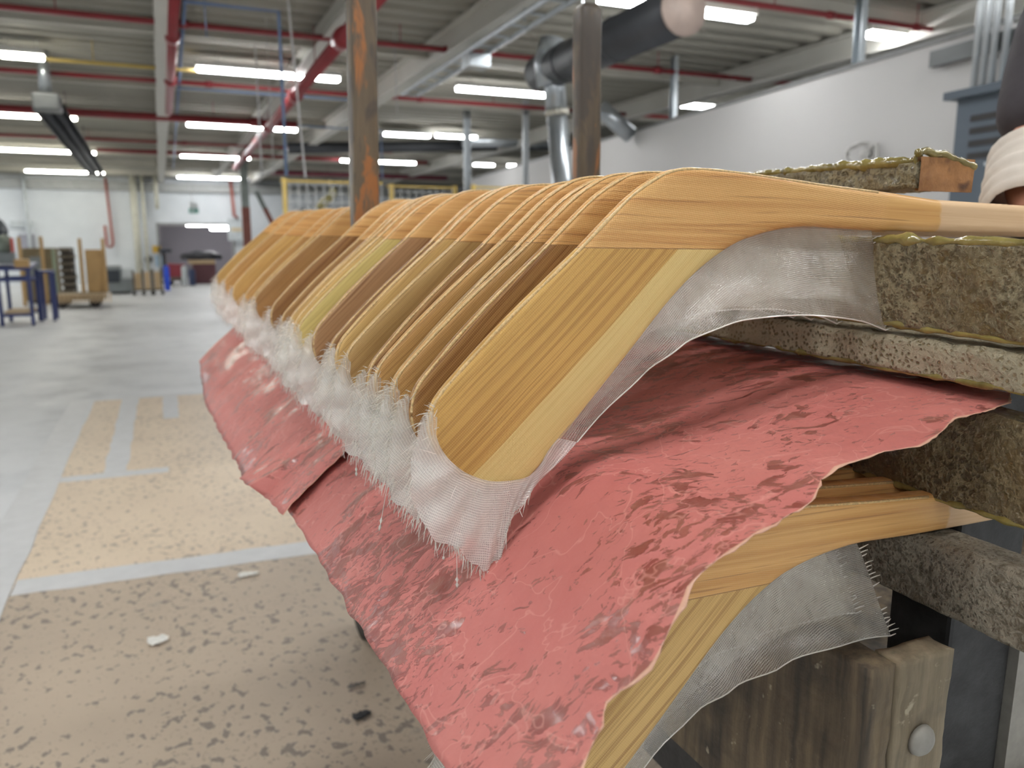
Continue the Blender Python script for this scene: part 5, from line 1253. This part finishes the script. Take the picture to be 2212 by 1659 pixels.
# robot arm and dome seen through the fence
Y = 13.5
pts = [onY(x, y, Y) for x, y in ((690, 455), (700, 436), (718, 425), (720, 405))]; base = Vector(pts[0])
ra = empty('robot_arm', (base.x, Y, 0), 'olive yellow robot arm behind the wire mesh fence', 'robot')
M_ry = simple('olive_yellow', srgb(150, 142, 96), .5)
m = MB(); m.tube([Vector(p) - Vector((base.x, Y, 0)) for p in pts[:3]], [.09, .07, .06], 10); m.build('lower_arm', M_ry, ra, True)
m = MB(); m.tube([Vector(p) - Vector((base.x, Y, 0)) for p in pts[2:]], [.06, .05], 10); m.build('upper_arm', M_ry, ra, True)
q = Vector(pts[3]) - Vector((base.x, Y, 0)); m = MB(); m.bevbox(q.x - .06, q.x + .08, -.08, .08, q.z, q.z + .12, .02); m.build('wrist', M_machd, ra)
q0 = Vector(pts[0]) - Vector((base.x, Y, 0)); m = MB(); m.lathe([(.2, 0), (.18, .3), (.11, q0.z + .03)], 16); m.build('pedestal', M_mach, ra, True)
A = onY(636, 462, 13); B = onY(667, 452, 13); r_ = (B[0] - A[0]) / 2
e = empty('dome_cover', ((A[0] + B[0]) / 2, 13, 0), 'dark dome topped cabinet behind the yellow fence', 'machine')
m = MB(); m.lathe([(r_, B[2] - .09), (r_ * .95, B[2] - .04), (r_ * .6, B[2]), (.01, B[2] + .01)], 20); m.build('dome', M_dark, e, True)
m = MB(); m.lathe([(r_ * .9, 0), (r_ * .9, B[2] - .0901)], 20); m.build('body', M_pale, e, True)
# ------------------------------------------------------------------ the worker at the end of the shafts
def skin_mesh(name, chains, mat, parent=None, sub=2, root=0):
    """chains: list of lists of (point, radius); points that coincide are welded"""
    vs = []; rs = []; es = []; idx = {}
    for ch in chains:
        prev = None
        for p, r in ch:
            k = tuple(round(c, 4) for c in p)
            if k not in idx: idx[k] = len(vs); vs.append(tuple(p)); rs.append(r)
            i = idx[k]
            if prev is not None and prev != i: es.append((prev, i))
            prev = i
    me = bpy.data.meshes.new(name); me.from_pydata(vs, es, []); me.update(); o = link(name, me, parent)
    sk = o.modifiers.new('skin', 'SKIN'); sk.use_smooth_shade = True
    for i, r in enumerate(rs):
        rr = r if isinstance(r, tuple) else (r, r); me.skin_vertices[0].data[i].radius = rr; me.skin_vertices[0].data[i].use_root = (i == root)
    sb_ = o.modifiers.new('sub', 'SUBSURF'); sb_.levels = sub; sb_.render_levels = sub
    me.materials.append(mat)
    dg = bpy.context.evaluated_depsgraph_get(); ev = o.evaluated_get(dg); nm = bpy.data.meshes.new_from_object(ev)
    o.modifiers.clear(); o.data = nm; nm.name = name; nm.shade_smooth()
    if not nm.materials: nm.materials.append(mat)
    return o
def bp(px, d): t = T(*px) * d; return bench(t[0], d, t[1])
M_skin = simple('skin', srgb(206, 150, 126), .5, var=.05, scale=20)
M_tee = simple('charcoal_tshirt', srgb(62, 58, 62), .85, var=.22, scale=14, bump=.4, bscale=60)
M_trs = simple('dark_work_trousers', srgb(48, 52, 62), .85, var=.15)
M_wrap = simple('off_white_sleeve', srgb(206, 196, 184), .85, var=.10, scale=16, bump=.5, bscale=40)
M_hair = simple('dark_hair', srgb(52, 40, 34), .7)
M_shoe = simple('work_boot', srgb(66, 52, 42), .6)
SHO = bp((2330, -70), .86); ELB = bp((2236, 338), .80); WRI = bp((2222, 462), .73)
HAND = bench(1.12, .72, .050)
PYAW = math.radians(60)
per = empty('person', (1.67, .90, 0), 'person in a charcoal t-shirt with an off-white forearm wrap, bending over the sticks', 'person')
per.rotation_euler = (0, 0, PYAW)
O3 = Vector((1.67, .90, 0)); RI = Matrix.Rotation(-PYAW, 3, 'Z')
def rel(p): return RI @ (Vector(p) - O3)
S = rel(SHO); E_ = rel(ELB); Wr = rel(WRI)
pel = Vector((.08, .02, .96)); spn = Vector((.02, .02, 1.12)); che = Vector((-.10, .02, 1.30)); nk = Vector((-.20, .01, 1.455)); hd = Vector((-.26, .0, 1.54)); hd2 = Vector((-.27, 0, 1.63)); hd3 = Vector((-.275, 0, 1.70))
che2 = Vector((-.16, .02, 1.39))
S2 = Vector((-.14, -.20, 1.385)); E2 = Vector((-.06, -.33, 1.14)); W2 = Vector((-.10, -.33, .90))
def fingers(w, d, sidev, s=1):
    """hand: palm chain and five unequal, slightly curled fingers"""
    d = d.normalized(); sidev = sidev.normalized(); dn = Vector((0, 0, -1)); palm = w + d * .05
    ch = [[(w, .027), (palm, (.030, .018))]]
    for off, ln in ((-.030, .068), (-.010, .078), (.010, .074), (.029, .058)):
        k = palm + d * .045 + sidev * off; a = k + d * ln * .5 + dn * .008; b = k + d * ln * .85 + dn * .030
        ch.append([(palm, (.030, .018)), (k, .0105), (a, .009), (b, .0075)])
    k = w + d * .03 - sidev * .034; ch.append([(palm, (.030, .018)), (k, .012), (k + d * .03 - sidev * .018, .010), (k + d * .055 - sidev * .018 + dn * .008, .008)])
    return ch
hand_dir = (rel(HAND) - Wr)
chains = [[(pel, (.15, .11)), (spn, (.14, .10)), (che, (.165, .11)), (che2, (.14, .09)), (nk, .055), (hd, .062), (hd2, .085), (hd3, .062)],
          [(che2, (.14, .09)), (S, .058), (S.lerp(E_, .5), .048), (E_, .040), (E_.lerp(Wr, .4), .040), (Wr, .027)],
          [(che2, (.14, .09)), (S2, .058), (S2.lerp(E2, .5), .048), (E2, .040), (E2.lerp(W2, .4), .038), (W2, .027)],
          [(pel, (.15, .11)), (Vector((.08, -.10, .88)), .085), (Vector((.06, -.11, .50)), .058), (Vector((.10, -.11, .30)), .055), (Vector((.12, -.11, .10)), .038), (Vector((.02, -.12, .045)), .034)],
          [(pel, (.15, .11)), (Vector((.08, .12, .88)), .085), (Vector((.06, .13, .50)), .058), (Vector((.10, .13, .30)), .055), (Vector((.12, .13, .10)), .038), (Vector((.02, .14, .045)), .034)]]
chains += fingers(Wr, hand_dir, Vector((0.2, 1, 0))) + fingers(W2, Vector((-.15, 0, -1)), Vector((1, .1, -.1)))
skin_mesh('body', chains, M_skin, per)
skin_mesh('t_shirt', [[(pel + Vector((.01, 0, -.16)), (.178, .140)), (pel + Vector((0, 0, -.02)), (.176, .136)), (spn, (.165, .125)), (che, (.187, .132)), (che2, (.155, .105)), (nk.lerp(che2, .55), .075)],
                      [(che2, (.155, .105)), (S, .078), (S.lerp(E_, .45), .072), (S.lerp(E_, .95), .068)], [(che2, (.155, .105)), (S2, .078), (S2.lerp(E2, .5), .066), (S2.lerp(E2, .8), .062)]], M_tee, per)
skin_mesh('trousers', [[(pel + Vector((-.01, 0, .10)), (.155, .115)), (pel + Vector((0, 0, .0)), (.165, .125)), (Vector((.08, -.10, .86)), .100), (Vector((.06, -.11, .50)), .074), (Vector((.10, -.11, .30)), .070), (Vector((.12, -.11, .10)), .062), (Vector((.12, -.11, .07)), .062)],
                       [(pel + Vector((0, 0, .0)), (.165, .125)), (Vector((.08, .12, .86)), .100), (Vector((.06, .13, .50)), .074), (Vector((.10, .13, .30)), .070), (Vector((.12, .13, .10)), .062), (Vector((.12, .13, .07)), .062)]], M_trs, per)
m = MB(); P = []
def wrap_mesh(a, b, r0, r1, seed):
    P = []; ax = (b - a); l = ax.length; ax.normalize(); x = ax.cross(Vector((0, 1, .2))).normalized(); y = ax.cross(x)
    for i in range(36):
        f = i / 35; c = a + ax * l * f; r = r0 + (r1 - r0) * f; row = []
        for j in range(25):
            t = 2 * math.pi * (j % 24) / 24; fold = .55 * abs(math.sin(f * 13 + .9 * math.sin(t + seed) + seed)) + .3 * noise.noise((math.cos(t) * 1.5, math.sin(t) * 1.5, f * 9 + seed))
            rr = r + .012 * fold - (.012 if i in (0, 35) else 0); row.append(c + x * rr * math.cos(t) + y * rr * math.sin(t))
        P.append(row)
    return P
m = MB(); m.grid(wrap_mesh(E_.lerp(Wr, .02), E_.lerp(Wr, 1.02), .054, .056, 1)); o = m.build('forearm_wrap', M_wrap, per, True); o['label'] = 'baggy off-white forearm wrap'
m = MB(); m.grid(wrap_mesh(E2.lerp(W2, .1), E2.lerp(W2, 1.0), .050, .048, 2)); o = m.build('forearm_wrap', M_wrap, per, True)
for sy in (-.12, .135):
    m = MB(); m.bevbox(-.11, .16, sy - .05, sy + .05, 0.0, .095, .03); m.build('boot', M_shoe, per, True)
bm = bmesh.new(); bmesh.ops.create_uvsphere(bm, u_segments=20, v_segments=12, radius=.1)
for p in list(bm.verts):
    if p.co.z < -.02 or (p.co.x < -.045 and p.co.z < .045): bm.verts.remove(p)
bm.verts.index_update(); m = MB(); m.add([p.co * Vector((1.05, .96, 1.05)) if False else Vector((p.co.x * 1.03, p.co.y * .95, p.co.z * 1.0)) + hd2 + Vector((.006, 0, .012)) for p in bm.verts], [[q.index for q in f.verts] for f in bm.faces]); bm.free(); m.build('hair', M_hair, per, True)
for sy in (-.032, .032):
    m = MB(); m.lathe([(.001, -.007), (.009, -.004), (.0115, 0), (.009, .004), (.001, .007)], 12, Matrix.Translation(hd2 + Vector((-.076, sy, -.005)))); m.build('eye', simple('eye_white', srgb(236, 234, 230), .2) if sy < 0 else bpy.data.materials['eye_white'], per, True)
    m = MB(); m.lathe([(.001, -.002), (.0052, -.001), (.0052, .001), (.001, .002)], 10, Matrix.Translation(hd2 + Vector((-.0872, sy, -.006))) @ Matrix.Rotation(math.pi / 2, 4, 'Y')); m.build('iris', simple('dark_iris', srgb(52, 38, 30), .2) if sy < 0 else bpy.data.materials['dark_iris'], per, True)
m = MB(); m.add([hd2 + Vector(q) for q in ((-.080, 0, .0), (-.106, 0, -.036), (-.080, -.016, -.040), (-.080, .016, -.040))], [(0, 1, 2), (0, 3, 1), (1, 3, 2), (0, 2, 3)]); m.build('nose', M_skin, per, True)
m = MB(); m.tube([hd2 + Vector((-.080, y, -.062 - .03 * y * y * 20)) for y in (-.024, -.012, 0, .012, .024)], [.003, .006, .006, .006, .003], 6); m.build('mouth', simple('lips', srgb(176, 104, 94), .5), per, True)
for sy in (-.086, .086):
    m = MB(); m.lathe([(.001, -.006), (.018, -.003), (.022, .004), (.014, .006)], 12, Matrix.Translation(hd2 + Vector((0, sy, -.012))) @ Matrix.Rotation(math.pi / 2, 4, 'X') @ Matrix.Scale(1.4, 4, (0, 1, 0))); m.build('ear', M_skin, per, True)
